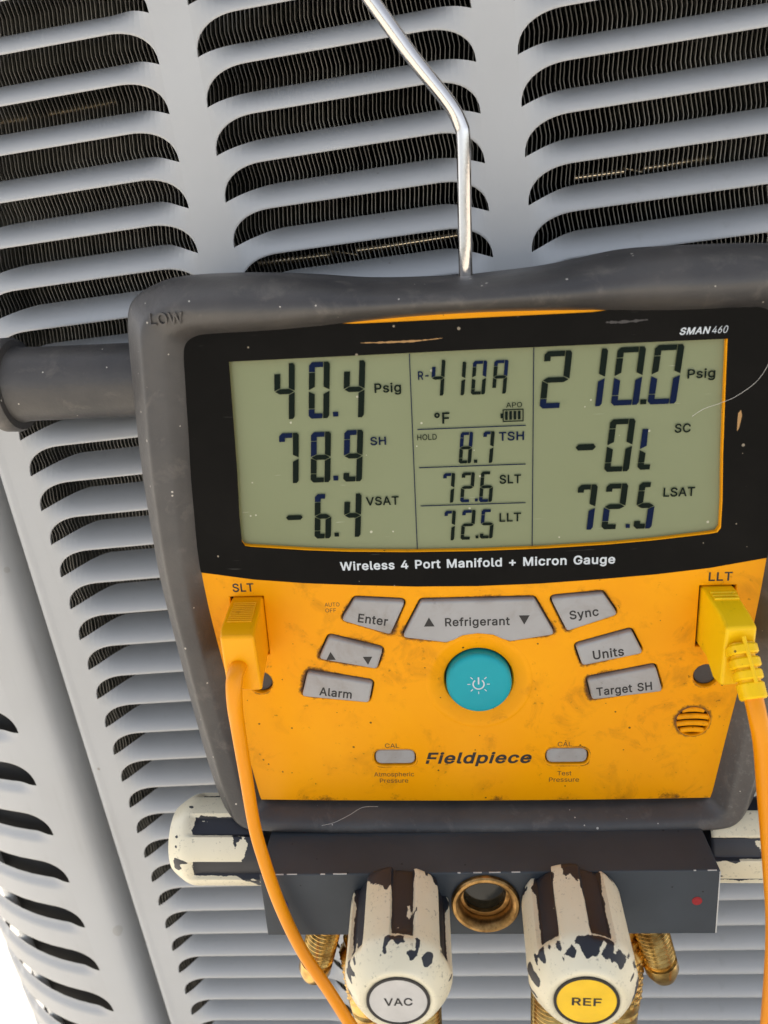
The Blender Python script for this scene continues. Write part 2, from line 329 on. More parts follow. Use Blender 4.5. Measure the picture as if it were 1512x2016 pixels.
# outlines of a plain sans-serif alphabet: character -> (advance, contours), 400 units to the em
GLYPHS = {
'+': (181, '79,14,79,145,102,145,102,14;25,69,25,90,156,90,156,69'),
'-': (181, '135,98,135,75,46,75,46,98'),
'0': (181, '91,-3,76,-1,63,3,52,10,42,19,34,31,28,45,23,62,20,81,19,102,20,122,23,141,28,158,34,172,42,184,52,194,64,201,76,205,91,206,105,205,118,201,129,194,139,184,147,172,154,158,158,141,161,122,162,102,161,81,158,62,154,45,147,31,139,19,129,10,118,3,105,-1;91,20,100,21,109,24,116,29,123,37,128,46,132,57,135,71,137,85,138,102,137,118,135,133,132,146,128,157,123,167,116,174,109,179,100,183,91,184,81,183,73,179,65,174,59,167,53,157,49,146,46,133,44,118,44,102,44,85,46,71,49,57,53,46,59,37,65,29,73,24,81,21'),
'4': (181, '16,42,16,63,99,203,124,203,43,66,43,65,165,65,165,42;113,0,113,48,113,58,113,127,137,127,137,0'),
'6': (181, '91,-3,78,-2,67,1,57,6,48,12,40,20,34,30,29,40,26,52,25,65,26,75,28,85,32,96,37,107,45,121,55,136,101,203,129,203,60,104,58,104,60,108,63,112,66,115,70,118,74,121,78,123,83,124,88,125,94,126,106,125,117,122,126,118,135,112,142,105,148,96,152,86,155,75,156,63,155,51,152,39,147,29,141,20,133,12,124,6,114,1,103,-2;91,19,98,20,105,22,111,25,117,29,122,34,126,41,129,47,130,55,131,63,130,71,129,79,126,85,122,91,117,96,111,101,105,104,98,105,91,106,83,106,76,104,70,101,64,97,59,92,55,86,52,79,51,71,50,63,51,55,52,48,55,41,59,34,64,29,70,25,76,22,83,20'),
'A': (192, '7,0,81,203,110,203,185,0,158,0,115,121,106,149,93,191,98,191,85,148,76,121,34,0;44,57,44,79,148,79,148,57'),
'C': (204, '107,-3,90,-1,74,3,60,10,47,20,37,32,28,46,21,63,17,81,16,102,17,122,21,141,28,157,37,172,47,184,60,193,74,201,90,205,107,206,117,206,127,204,136,202,145,198,153,194,161,188,168,182,174,175,179,167,183,159,187,149,189,139,163,139,161,146,159,152,156,158,152,163,148,167,143,171,138,175,132,177,126,180,120,181,113,182,107,182,95,181,84,178,73,173,64,166,56,157,50,146,45,133,42,118,41,102,42,85,45,71,50,58,57,47,64,38,74,31,84,25,95,22,107,21,113,21,120,22,126,24,132,26,138,29,143,32,148,36,152,41,156,46,159,51,161,58,163,64,189,64,187,54,184,45,179,36,174,28,168,21,161,15,153,10,145,5,136,2,127,-1,117,-2'),
'D': (201, '88,0,38,0,38,23,86,23,102,24,115,27,127,32,137,40,145,49,152,60,156,72,159,86,160,102,159,118,156,132,152,144,145,155,138,164,128,171,116,176,103,180,88,181,37,181,37,203,90,203,109,202,126,198,141,191,154,182,165,170,173,156,180,140,183,122,185,102,183,82,180,64,173,47,165,33,154,22,140,12,125,5,107,1;50,203,50,0,24,0,24,203'),
'E': (167, '24,0,24,203,149,203,149,181,50,181,50,114,142,114,142,91,50,91,50,23,150,23,150,0'),
'F': (164, '24,0,24,203,148,203,148,181,50,181,50,111,138,111,138,88,50,88,50,0'),
'G': (208, '107,-3,90,-1,74,3,60,10,47,20,36,32,28,46,21,63,17,81,16,102,17,122,21,141,28,157,36,172,47,184,60,193,74,201,89,205,106,206,116,206,127,204,136,201,145,198,154,193,161,188,168,181,174,174,180,167,184,158,187,149,190,139,163,139,161,146,158,152,155,157,151,162,147,167,142,171,137,174,132,177,126,179,120,181,113,182,106,182,94,181,83,178,73,173,64,166,56,157,50,146,45,133,42,118,41,102,42,85,45,71,50,58,57,47,64,38,74,31,84,25,95,22,107,21,119,22,129,24,138,28,146,34,153,41,158,49,163,59,165,69,166,81,174,80,113,80,113,102,191,102,191,80,190,64,186,49,180,36,172,25,162,15,151,8,137,2,123,-2'),
'H': (207, '24,0,24,203,50,203,50,116,157,116,157,203,183,203,183,0,157,0,157,93,50,93,50,0'),
'I': (120, '12,0,12,23,47,23,47,181,12,181,12,203,108,203,108,181,73,181,73,23,108,23,108,0'),
'L': (157, '24,0,24,203,50,203,50,23,144,23,144,0'),
'M': (251, '24,0,24,203,61,203,111,75,115,64,120,49,125,34,129,20,123,20,127,33,132,48,137,63,141,75,191,203,227,203,227,0,202,0,202,116,202,131,202,147,202,165,203,183,205,183,199,164,193,145,187,129,182,116,137,0,114,0,68,116,64,128,58,144,52,163,45,183,48,183,48,166,48,149,49,131,49,116,49,0'),
'N': (209, '24,0,24,203,54,203,137,73,145,60,155,43,166,22,162,21,160,43,160,63,160,78,160,203,185,203,185,0,155,0,81,116,71,132,59,152,43,181,48,181,49,153,50,131,50,116,50,0'),
'O': (213, '107,-3,90,-1,74,3,60,10,48,20,37,32,28,46,21,63,17,81,16,102,17,122,21,141,28,157,37,172,48,184,60,193,74,201,90,205,107,206,124,205,139,201,153,193,166,184,177,172,186,157,192,141,196,122,197,102,196,81,192,63,186,46,177,32,166,20,153,10,139,3,124,-1;107,21,119,22,130,25,140,30,149,38,157,47,163,58,168,71,171,85,172,102,171,118,168,133,163,146,157,157,149,166,140,173,130,178,119,181,107,182,95,181,84,178,74,173,64,166,57,157,50,146,45,133,42,118,41,102,42,85,45,71,50,58,57,47,64,38,74,30,84,25,95,22'),
'P': (178, '24,0,24,203,94,203,109,203,122,200,133,195,142,189,150,181,156,172,160,162,163,151,163,139,163,127,160,116,156,106,150,97,142,89,133,83,122,78,109,75,94,74,44,74,44,97,93,97,103,98,112,99,119,102,125,107,130,112,133,117,136,124,137,131,138,139,137,147,136,154,133,161,130,166,125,171,119,175,111,178,103,180,93,181,50,181,50,0'),
'R': (180, '24,0,24,203,94,203,109,203,122,200,133,195,143,189,150,182,156,173,160,163,163,153,164,141,163,129,160,118,156,109,150,100,143,93,133,87,122,83,109,80,94,79,39,79,39,102,93,102,103,103,112,104,119,107,125,110,130,115,133,120,136,126,138,133,138,141,138,149,136,156,133,162,130,167,125,172,119,176,112,179,103,180,93,181,50,181,50,0;141,0,92,92,121,92,171,0'),
'S': (179, '89,-4,75,-3,63,0,51,4,41,9,32,16,26,24,20,33,17,43,15,55,42,55,43,47,46,41,49,35,54,30,60,26,67,23,74,21,81,20,89,20,98,20,107,22,114,24,121,27,127,32,132,37,135,42,137,49,138,56,138,62,136,67,133,72,129,75,124,79,118,82,112,84,105,87,98,89,73,96,58,101,45,108,34,116,27,125,22,136,21,149,22,160,25,170,30,179,37,187,45,194,55,199,66,203,78,205,91,206,104,205,116,203,126,199,136,194,144,187,151,179,156,171,159,161,160,151,135,151,133,161,128,169,121,175,112,180,102,182,90,183,82,183,74,181,67,179,61,176,56,172,51,167,48,162,47,156,46,150,47,144,49,138,52,133,57,129,62,126,68,123,74,121,79,119,85,117,106,112,125,105,131,103,137,99,143,95,149,90,154,85,158,79,161,72,163,64,163,55,162,45,159,35,155,25,148,17,139,10,129,4,118,0,104,-3'),
'T': (179, '13,181,13,203,167,203,167,181,103,181,103,0,77,0,77,181'),
'U': (207, '104,-3,88,-2,74,1,62,6,51,13,41,22,34,32,28,43,25,56,24,69,24,203,50,203,50,71,50,62,53,53,56,45,61,38,67,32,75,27,83,24,93,21,104,21,114,21,124,24,132,27,140,32,146,38,151,45,154,53,156,62,157,71,157,203,183,203,183,69,182,56,178,43,173,32,166,22,156,13,145,6,133,1,119,-2'),
'V': (192, '82,0,7,203,34,203,77,82,86,55,99,12,94,12,107,55,116,82,158,203,185,203,111,0'),
'W': (274, '62,0,7,203,33,203,65,78,70,58,75,37,79,16,76,16,80,37,85,58,90,78,122,203,152,203,185,78,190,58,194,37,199,16,195,16,200,37,204,58,209,78,241,203,268,203,212,0,182,0,147,129,141,157,134,190,140,190,134,158,127,129,92,0'),
'a': (156, '64,-3,55,-3,46,-1,38,2,30,6,24,11,19,18,15,25,13,34,12,43,13,51,14,58,17,64,21,69,26,74,31,77,37,80,43,82,50,84,71,88,93,91,99,91,103,93,106,94,108,96,110,99,110,102,110,103,110,109,109,114,107,119,104,123,100,126,96,129,91,131,85,132,78,132,71,132,65,131,60,129,55,126,51,124,47,120,44,117,42,113,40,110,16,116,20,125,25,132,31,138,38,143,45,147,53,150,61,152,69,153,78,154,83,154,89,153,96,152,102,150,108,147,114,144,120,140,125,135,129,128,132,120,134,111,135,101,135,0,111,0,111,21,109,21,107,17,104,14,101,10,97,6,92,3,86,0,80,-2,72,-3;68,18,77,19,84,21,91,23,97,27,102,32,105,37,108,43,110,49,110,55,110,76,109,75,107,74,104,73,93,70,80,68,70,67,64,66,59,65,54,63,49,61,45,59,41,56,39,52,37,47,37,42,37,37,39,33,41,29,44,26,48,23,52,21,57,19,62,18'),
'c': (158, '83,-3,70,-2,58,1,47,7,37,14,29,23,22,34,18,46,15,60,14,75,15,90,18,104,22,116,29,127,37,137,47,144,58,149,70,153,83,154,90,153,97,152,104,151,110,149,116,146,122,142,127,138,132,134,136,129,139,123,142,117,145,111,121,105,120,109,118,112,116,116,114,119,111,122,108,124,105,127,101,128,97,130,92,131,88,132,83,132,73,131,65,128,58,124,52,118,47,111,43,103,41,94,39,85,39,75,39,65,41,56,43,47,47,39,52,32,58,26,65,22,73,19,83,19,88,19,93,19,97,21,101,22,105,24,108,26,111,29,114,32,117,35,119,39,120,43,122,47,145,41,143,34,140,28,136,22,132,17,128,13,122,9,117,5,111,2,104,0,97,-2,90,-3'),
'd': (170, '78,-3,66,-2,55,1,45,6,36,14,28,23,22,34,17,46,15,60,14,76,15,91,17,105,22,117,28,128,36,137,45,144,55,150,66,153,78,154,87,153,95,152,101,149,107,146,111,142,115,138,122,128,124,128,124,203,149,203,149,0,125,0,125,23,123,23,115,12,111,9,106,5,101,2,95,-1,87,-3;82,19,91,20,98,22,105,26,111,31,116,38,120,46,122,55,124,65,125,76,124,87,123,96,120,105,116,113,111,119,105,125,98,129,91,131,82,132,73,131,65,129,58,125,52,119,47,112,43,104,41,96,39,86,39,76,39,65,41,56,43,47,47,39,52,32,58,26,65,22,73,20'),
'e': (162, '85,-3,71,-2,58,1,47,7,37,14,29,23,22,34,17,46,15,60,14,75,15,90,17,103,22,116,29,127,37,136,46,144,57,149,69,153,82,154,90,153,98,152,106,150,114,146,121,142,128,136,134,130,139,122,143,113,146,102,148,91,148,78,148,68,30,68,30,88,135,88,124,81,123,90,122,99,119,107,115,115,111,121,105,126,98,129,91,131,82,132,73,131,65,129,59,125,53,120,48,115,44,108,41,100,39,93,38,84,38,71,39,60,41,51,44,42,49,35,54,29,60,25,68,21,76,19,85,18,91,19,96,20,101,21,106,23,110,26,114,29,117,33,120,37,122,42,146,36,143,29,139,22,134,16,128,10,121,6,113,2,104,-1,95,-3'),
'f': (101, '91,152,91,131,3,131,3,152;32,0,32,173,33,181,35,188,38,194,43,200,48,204,54,208,61,210,68,211,75,212,80,212,85,211,89,211,97,208,91,187,86,189,78,190,71,189,66,187,62,184,59,180,57,174,57,167,57,0'),
'g': (170, '83,-60,72,-60,62,-58,54,-56,46,-53,39,-49,33,-44,28,-39,24,-33,20,-28,41,-16,49,-26,52,-30,57,-33,62,-35,68,-37,75,-39,83,-39,94,-38,104,-35,113,-30,119,-23,123,-14,125,-2,125,27,122,27,115,17,111,13,106,9,101,6,94,4,87,2,78,2,66,3,55,6,45,11,36,17,28,26,22,36,17,48,15,61,14,76,15,91,17,105,22,117,28,128,36,137,45,144,55,150,66,153,78,154,87,153,95,152,101,149,107,146,111,142,115,138,123,128,125,128,125,152,149,152,149,-4,148,-16,145,-27,140,-36,134,-44,126,-50,116,-54,106,-58,95,-60;82,24,91,24,99,26,105,30,111,35,116,41,120,48,123,57,124,66,125,77,124,87,123,97,120,106,116,113,111,120,106,125,99,129,91,131,82,132,73,131,65,129,58,125,52,119,47,113,43,105,41,96,39,87,39,77,39,67,41,57,43,49,47,42,52,35,58,30,65,27,73,24'),
'h': (164, '45,91,45,0,21,0,21,203,45,203,45,115,41,115,46,128,53,138,61,145,70,150,80,153,91,154,101,153,110,151,118,147,125,142,131,136,136,128,140,119,142,108,143,96,143,0,118,0,118,94,117,105,114,114,109,122,102,127,94,131,84,132,77,131,70,130,64,127,59,123,54,119,51,113,48,107,46,99'),
'i': (67, '21,0,21,152,45,152,45,0;33,177,29,178,25,179,22,182,19,185,17,189,17,193,17,198,19,201,22,205,25,207,29,209,33,209,38,209,42,207,46,205,48,201,50,198,51,193,50,189,48,185,46,182,42,179,38,178'),
'l': (76, '56,-1,45,0,36,3,30,8,25,15,22,23,21,34,21,203,45,203,45,39,46,33,47,28,48,25,50,23,54,21,58,21,64,21,68,22,72,1,65,0'),
'm': (244, '21,0,21,152,45,152,45,118,43,118,46,126,49,133,53,138,58,143,63,147,69,150,75,153,81,154,88,154,98,153,107,150,115,144,121,137,126,128,128,118,125,118,127,125,131,131,135,137,140,142,146,147,152,150,159,152,167,154,175,154,183,154,191,152,199,149,206,144,211,138,216,131,220,123,222,113,223,102,223,0,198,0,198,101,197,111,194,119,189,125,182,129,175,131,167,132,161,132,155,130,150,128,145,125,141,121,138,116,136,111,135,105,134,99,134,0,110,0,110,104,109,112,106,119,101,124,95,129,88,131,80,132,74,132,68,130,63,128,58,125,54,121,50,116,48,110,46,103,45,95,45,0'),
'n': (164, '45,91,45,0,21,0,21,152,45,152,45,115,41,115,46,128,53,138,61,145,70,150,80,153,91,154,101,153,110,151,118,147,125,142,131,136,136,128,140,119,142,108,143,96,143,0,118,0,118,94,117,105,114,114,109,122,102,127,94,131,84,132,77,131,70,130,64,127,59,123,54,119,51,113,48,107,46,99'),
'o': (166, '83,-3,70,-2,58,1,47,7,37,14,29,23,22,34,18,46,15,60,14,75,15,90,18,104,22,116,29,127,37,137,47,144,58,149,70,153,83,154,96,153,108,149,119,144,129,137,137,127,144,116,149,104,151,90,152,75,151,60,149,46,144,34,137,23,129,14,119,7,108,1,96,-2;83,19,92,19,101,22,108,26,114,32,119,39,123,47,126,56,127,65,128,75,127,85,126,94,123,103,119,111,114,118,108,124,101,128,92,131,83,132,73,131,65,128,58,124,52,118,47,111,43,103,41,94,39,85,39,75,39,65,41,56,43,47,47,39,52,32,58,26,65,22,73,19'),
'p': (170, '21,-57,21,152,45,152,45,128,47,128,55,138,59,142,63,146,69,149,75,152,83,153,92,154,104,153,115,150,125,144,134,137,142,128,148,117,152,105,155,91,156,76,155,60,152,46,148,34,142,23,134,14,125,6,115,1,104,-2,92,-3,83,-3,75,-1,69,2,64,5,59,9,55,12,47,23,45,23,45,-57;88,19,97,20,105,22,112,26,118,32,123,39,126,47,129,56,131,65,131,76,131,86,129,96,126,104,123,112,118,119,112,125,105,129,97,131,88,132,79,131,71,129,64,125,59,119,54,113,50,105,47,96,46,87,45,76,46,65,47,55,50,46,54,38,59,31,65,26,72,22,79,20'),
'r': (104, '21,0,21,152,45,152,45,128,46,128,50,136,55,142,61,147,68,151,76,153,85,154,92,154,97,153,97,129,92,130,83,130,76,130,70,128,64,126,58,122,54,118,50,113,48,108,46,102,45,95,45,0'),
's': (146, '73,-3,63,-3,53,-1,45,1,37,5,30,10,25,15,20,22,17,29,14,38,38,43,40,35,44,29,50,24,56,21,64,19,73,18,82,19,91,21,98,25,103,30,106,35,107,41,107,46,105,50,102,54,97,57,92,60,85,62,60,68,47,72,37,77,29,83,23,91,20,100,19,110,20,118,22,126,26,133,31,139,38,144,46,148,55,151,64,153,75,154,85,153,94,152,102,149,108,145,114,141,120,136,124,130,127,123,130,116,107,111,105,116,101,122,97,126,91,130,84,132,75,133,66,132,59,130,52,127,47,122,44,117,43,111,44,106,46,101,50,97,54,94,61,91,69,89,92,84,104,80,115,75,122,69,128,61,131,52,132,43,132,34,129,26,125,19,119,12,112,7,104,3,94,-1,84,-3'),
't': (91, '82,152,82,131,3,131,3,152;26,188,50,188,50,39,51,33,52,28,54,25,58,22,62,20,68,20,74,20,81,21,85,1,77,-1,67,-2,55,-1,45,3,37,9,31,16,27,26,26,37'),
'u': (164, '73,-2,63,-1,54,1,46,4,39,9,33,16,28,23,24,33,22,43,21,56,21,152,45,152,45,58,47,47,50,37,55,30,62,24,70,21,80,20,87,21,94,22,100,25,105,28,110,33,113,39,116,45,118,53,118,61,118,152,143,152,143,0,119,0,119,37,123,37,118,24,111,14,103,7,94,2,84,-1'),
'y': (156, '19,-55,25,-34,29,-35,33,-36,37,-36,42,-36,45,-34,49,-32,52,-30,55,-26,58,-21,60,-14,65,-1,7,152,34,152,66,62,69,53,72,44,75,35,82,8,73,8,81,35,90,62,122,152,149,152,82,-23,78,-31,75,-37,71,-43,66,-48,61,-51,56,-54,50,-56,43,-58,37,-58,26,-57'),
'°': (126, '63,113,55,114,47,116,40,119,34,124,28,129,23,136,20,143,18,151,17,159,18,167,20,175,23,182,28,189,34,194,40,199,47,202,55,204,63,205,71,204,79,202,86,199,93,194,98,189,103,182,106,175,108,167,109,159,108,151,106,143,103,136,98,129,93,124,86,119,79,116,71,114;63,134,68,134,72,135,76,137,80,140,83,143,85,146,87,150,88,154,89,159,88,164,87,168,85,172,83,175,80,179,76,181,72,183,68,184,63,185,59,184,54,183,50,181,47,179,44,175,41,172,39,168,38,164,38,159,38,154,39,150,41,146,44,143,47,140,50,137,54,135,59,134'),
}

def area2(L): return sum(L[i - 1][0] * L[i][1] - L[i][0] * L[i - 1][1] for i in range(len(L)))
def winding(p, loops):
    w = 0
    for L in loops:
        for i in range(len(L)):
            (x1, y1), (x2, y2) = L[i - 1], L[i]
            if (y1 > p[1]) != (y2 > p[1]) and p[0] < (x2 - x1) * (p[1] - y1) / (y2 - y1) + x1: w += 1 if y2 > y1 else -1
    return w
def embolden(q, d, sign):
    """move a contour outwards by d; sign is +1 when outer contours run anticlockwise"""
    n = len(q); r = []
    for i in range(n):
        a, p, b = Vector(q[i - 1]), Vector(q[i]), Vector(q[(i + 1) % n])
        e1, e2 = (p - a).normalized(), (b - p).normalized()
        n1, n2 = Vector((e1.y, -e1.x)) * sign, Vector((e2.y, -e2.x)) * sign
        m = n1 + n2
        if m.length < .2: m = n1
        m.normalize(); r.append(tuple(p + m * min(d / max(m.dot(n1), .2), d * 1.5)))
    return r
from mathutils.geometry import delaunay_2d_cdt
_glyph_cache = {}
def glyph(ch, bold):
    if (ch, bold) in _glyph_cache: return _glyph_cache[(ch, bold)]
    adv, data = GLYPHS[ch]; loops = []
    for L in data.split(';'):
        n = [int(k) / 40 for k in L.split(',')]; loops.append(list(zip(n[0::2], n[1::2])))
    sign = 1 if sum(area2(L) for L in loops) > 0 else -1
    if bold: loops = [embolden(L, bold, sign) for L in loops]
    vs_, es = [], []
    for L in loops:
        b = len(vs_); vs_ += [Vector(p) for p in L]; es += [(b + i, b + (i + 1) % len(L)) for i in range(len(L))]
    r = delaunay_2d_cdt(vs_, es, [], 0, 1e-5)
    V, F_ = [tuple(v) for v in r[0]], []
    for f in r[2]:
        c = [sum(V[k][d] for k in f) / len(f) for d in (0, 1)]
        if winding(c, loops) * sign > 0:
            if area2([V[k] for k in f]) < 0: f = f[::-1]
            F_.append(tuple(f))
    _glyph_cache[(ch, bold)] = (adv / 40, V, F_); return _glyph_cache[(ch, bold)]
def text(s, u0, u1, v, cap, w, mat, parent, bold=0.0, shear=0.0, name='lettering', rot=0.0):
    """one line of flat print fitted between u0 and u1, baseline at v, capital height cap"""
    x = 0.0; vs_, fs = [], []
    for ch in s:
        if ch == ' ': x += 2.9; continue
        adv, V, F_ = glyph(ch, bold); b = len(vs_)
        vs_ += [(x + p[0] + shear * p[1], p[1] + bold) for p in V]; fs += [tuple(b + k for k in f) for f in F_]
        x += adv + bold * 1.7
    x0, x1 = min(p[0] for p in vs_), max(p[0] for p in vs_)
    sx = (u1 - u0) / (x1 - x0); sy = cap / (5.075 + 2 * bold); c, n = cos(rot), sin(rot); out = []
    for p in vs_:
        a, b = (p[0] - (x0 + x1) / 2) * sx, p[1] * sy
        out.append(((u0 + u1) / 2 + a * c - b * n, v + a * n + b * c, w))
    return mesh(name, out, fs, mat, parent, smooth=False)
def poly(name, loops, w, mat, parent, mats=None, thick=.08):
    """flat print: several closed loops as one thin mesh"""
    vs_, fs, mi = [], [], []
    for L in loops:
        m_ = 0
        if isinstance(L, dict): m_ = L['m']; L = L['p']
        b = len(vs_); vs_ += [(x, y, w) for x, y in L]
        for t in tessellate_polygon([[Vector((x, y, 0)) for x, y in L]]):
            a, c, d = (b + t[0], b + t[1], b + t[2])
            A, B, C_ = vs_[a], vs_[c], vs_[d]
            if (B[0] - A[0]) * (C_[1] - A[1]) - (B[1] - A[1]) * (C_[0] - A[0]) < 0: c, d = d, c
            fs.append((a, c, d)); mi.append(m_)
    return mesh(name, vs_, fs, mat, parent, smooth=False, mats=mats, mi=mi if mats else None)
def catmull(pts, per=8, closed=False):
    P = [Vector(p) for p in pts]; n = len(P); out = []
    rng = range(n) if closed else range(n - 1)
    for i in rng:
        if closed: p0, p1, p2, p3 = P[i - 1], P[i], P[(i + 1) % n], P[(i + 2) % n]
        else: p0, p1, p2, p3 = P[max(i - 1, 0)], P[i], P[i + 1], P[min(i + 2, n - 1)]
        for k in range(per):
            t = k / per
            out.append(.5 * ((2 * p1) + (p2 - p0) * t + (2 * p0 - 5 * p1 + 4 * p2 - p3) * t * t + (3 * p1 - p0 - 3 * p2 + p3) * t ** 3))
    if not closed: out.append(P[-1])
    return out
def tube(name, pts, r, mat, parent, seg=16, per=8, rx=None, smooth_path=True, side=Vector((1, 0, 0))):
    path = catmull(pts, per) if smooth_path else [Vector(p) for p in pts]
    n = len(path); vs_, fs = [], []
    rf = r if callable(r) else (lambda t: (r, rx if rx else r))
    for i, p in enumerate(path):
        d = (path[min(i + 1, n - 1)] - path[max(i - 1, 0)]).normalized()
        a = (side - d * side.dot(d)).normalized(); b = d.cross(a)
        q = rf(i / (n - 1))
        if not isinstance(q, tuple): q = (q, q)
        for k in range(seg):
            t = 2 * pi * k / seg; vs_.append(p + a * cos(t) * q[1] + b * sin(t) * q[0])
    for i in range(n - 1):
        for k in range(seg):
            fs.append((i * seg + k, i * seg + (k + 1) % seg, (i + 1) * seg + (k + 1) % seg, (i + 1) * seg + k))
    fs.append(tuple(range(seg))[::-1]); fs.append(tuple((n - 1) * seg + k for k in range(seg)))
    return mesh(name, vs_, fs, mat, parent, sharp=50)
def lathe(name, prof, mat, parent, M=None, seg=48, rfun=None, sharp=35, cap=True):
    """prof: list of (radius, z)"""
    M = M or Matrix.Identity(4); vs_, fs = [], []
    for r, z in prof:
        for k in range(seg):
            t = 2 * pi * k / seg; q = rfun(r, z, t) if rfun else r
            vs_.append(M @ Vector((q * cos(t), q * sin(t), z)))
    n = len(prof)
    for i in range(n - 1):
        for k in range(seg):
            fs.append((i * seg + k, i * seg + (k + 1) % seg, (i + 1) * seg + (k + 1) % seg, (i + 1) * seg + k))
    if cap:
        fs.append(tuple(range(seg))[::-1]); fs.append(tuple((n - 1) * seg + k for k in range(seg)))
    return mesh(name, vs_, fs, mat, parent, sharp=sharp)
def axis(p, d, up=Vector((0, 1, 0.01))):
    d = Vector(d).normalized(); x = up.cross(d)
    if x.length < .1: x = Vector((1, 0, 0)).cross(d)
    x.normalize(); y = d.cross(x)
    M = Matrix.Identity(4)
    for i in range(3): M[i][0], M[i][1], M[i][2], M[i][3] = x[i], y[i], d[i], p[i]
    return M
def interp(tab, x):
    for (a, b), (c, d) in zip(tab, tab[1:]):
        if x <= c: return b + (d - b) * max(0, (x - a)) / max(c - a, 1e-6)
    return tab[-1][1]
def sstep(x, a, b):
    t = min(1, max(0, (x - a) / (b - a))); return t * t * (3 - 2 * t)

# ------------------------------------------------------------------ ground
gv, gf, NG = [], [], 24
for j in range(NG + 1):
    for i in range(NG + 1):
        gv.append(((i / NG - .5) * 60000, (j / NG - .5) * 60000, 0))
for j in range(NG):
    for i in range(NG): gf.append((j * (NG + 1) + i, j * (NG + 1) + i + 1, (j + 1) * (NG + 1) + i + 1, (j + 1) * (NG + 1) + i))
tag(mesh('ground', gv, gf, GROUND, smooth=False), 'pale sunlit concrete ground below the condenser', None, kind='structure')

# ------------------------------------------------------------------ air conditioner (x right, y inward, z up; z = -v)
P = 16.5
ac = empty('air_conditioner', Matrix.Translation((0, 0, 0)), 'light grey condenser cabinet with louvered front and curved slotted corner, behind the yellow gauge', 'air conditioner')
VT, VB = -70.0, 700.0
ROWS = range(-4, 42)
def acv(x, y, v): return (x, y, Z0 / MM - v)

def louver_verts(W, p, hh, arch, drop, depth, blend, place, nt=9, fpow=2.1, flat=None):
    """strip between two slots: front lower edge arched at both ends, top edge pushed inwards"""
    us = sorted(set([arch * (1 - cos(pi / 2 * i / 9)) for i in range(10)] + [blend * i / 9 for i in range(10)]))
    us = [0.0] + [u for u in us if u > .02]
    mid0 = max(arch, blend); nm = max(2, int((W - 2 * mid0) / 10))
    us = us + [mid0 + (W - 2 * mid0) * i / nm for i in range(1, nm)] + [W - u for u in reversed(us)]
    vs_, fs = [], []
    for u in us:
        e = max(0.0, min(u, W - u))
        low = p - hh
        if e < arch:
            x = 1 - e / arch; low = p - hh * max(0, 1 - x ** 2.3) ** (1 / 2.3)
        s1 = min(1, e / blend); sv = sin(pi / 2 * s1); sd = s1 * s1 * (3 - 2 * s1)
        top = -drop * sv
        for k in range(nt + 1):
            t = k / nt
            v = low + (top - low) * t
            if flat: f = 1 - sstep(v - top, 0, flat)
            else: f = .12 * t + .88 * t ** fpow
            y = depth * sd * f
            if k == 0: vs_ += [place(u, 1.1, v - .15), place(u, .3, v + .12)]
            vs_.append(place(u, y, v))
    nt += 2; n = nt + 1
    for i in range(len(us) - 1):
        for k in range(nt): fs.append((i * n + k, (i + 1) * n + k, (i + 1) * n + k + 1, i * n + k + 1))
    return vs_, fs
def solid(o, t=.8, off=-1):
    return o
COLS = [(-96.3, 0.0), (14.6, 113.4), (127.8, 330.0)]
for ci, (x0, x1) in enumerate(COLS):
    first = None
    for k in ROWS:
        if first is None:
            vs_, fs = louver_verts(x1 - x0, P, 12.3, 18, 4.9, 14.5, 20, lambda u, y, v: (x0 + u, y, -v))
            o = solid(mesh('louver', vs_, fs, ENAMEL, ac)); first = o
        else:
            o = first.copy(); link(o, ac)
        o.location = (0, 0, Z0 - k * P * MM)
def strip(name, prof, va, vb, mat, parent, t=.8):
    vs_, fs = [], []; nv = 20
    for j in range(nv + 1):
        for x, y in prof: vs_.append(acv(x, y, va + (vb - va) * j / nv))
    n = len(prof)
    for j in range(nv):
        for i in range(n - 1): fs.append((j * n + i, (j + 1) * n + i, (j + 1) * n + i + 1, j * n + i + 1))
    return solid(mesh(name, vs_, fs, mat, parent), t)
v0 = -4 * P; v1 = 42 * P
edge = [(-109.8, 12.0), (-110.6, 5.0), (-111.2, 2.2), (-110.8, .5), (-109.6, -.35), (-108.0, -.5), (-106.4, -.1), (-105.2, .0), (-103, 0), (-96.3, 0)]
strip('mullion', edge, v0, v1, ENAMEL, ac)
strip('mullion', [(0, 0), (5, 0), (10, 0), (14.6, 0)], v0, v1, ENAMEL, ac)
strip('mullion', [(113.4, 0), (118, 0), (123, 0), (127.8, 0)], v0, v1, ENAMEL, ac)
strip('mullion', [(330, 0), (340, 0), (342, 3), (342, 330)], v0, v1, ENAMEL, ac)
# curved corner panel: arc of radius 105 turning to the left side of the cabinet
RC, XC = 150.0, -131.0
def corner(s):                       # s = distance leftwards from x = -140 along the sheet
    if s <= 0: return Vector((XC - s, 0)), Vector((0, 1))
    a = s / RC
    if a < pi / 2: return Vector((XC - RC * sin(a), RC - RC * cos(a))), Vector((sin(a), cos(a)))
    return Vector((XC - RC, RC + (s - RC * pi / 2))), Vector((1, 0))
S1 = RC * pi / 2 - 8
near = [(-112.5, 36), (-116.5, 32), (-119.5, 24), (-121.0, 15), (-122.0, 8.5), (-123.4, 4.2), (-125.4, 1.7), (-128, .4), (-131, 0), (-134, .03), (-137.5, .14), (-141, .33), (-144.0, .56)]
cp = strip('corner_panel', near[::-1], v0, v1, ENAMEL, ac)
far = [tuple(corner(S1 + q)[0]) for q in (0, 8, 40, 90, 150, 220, 300)]
strip('side_panel', far[::-1], v0, v1, ENAMEL, ac)
def place_c(u, y, v):
    c, nrm = corner(S1 - u); q = c + nrm * y
    return (q.x, q.y, -v)
first = None
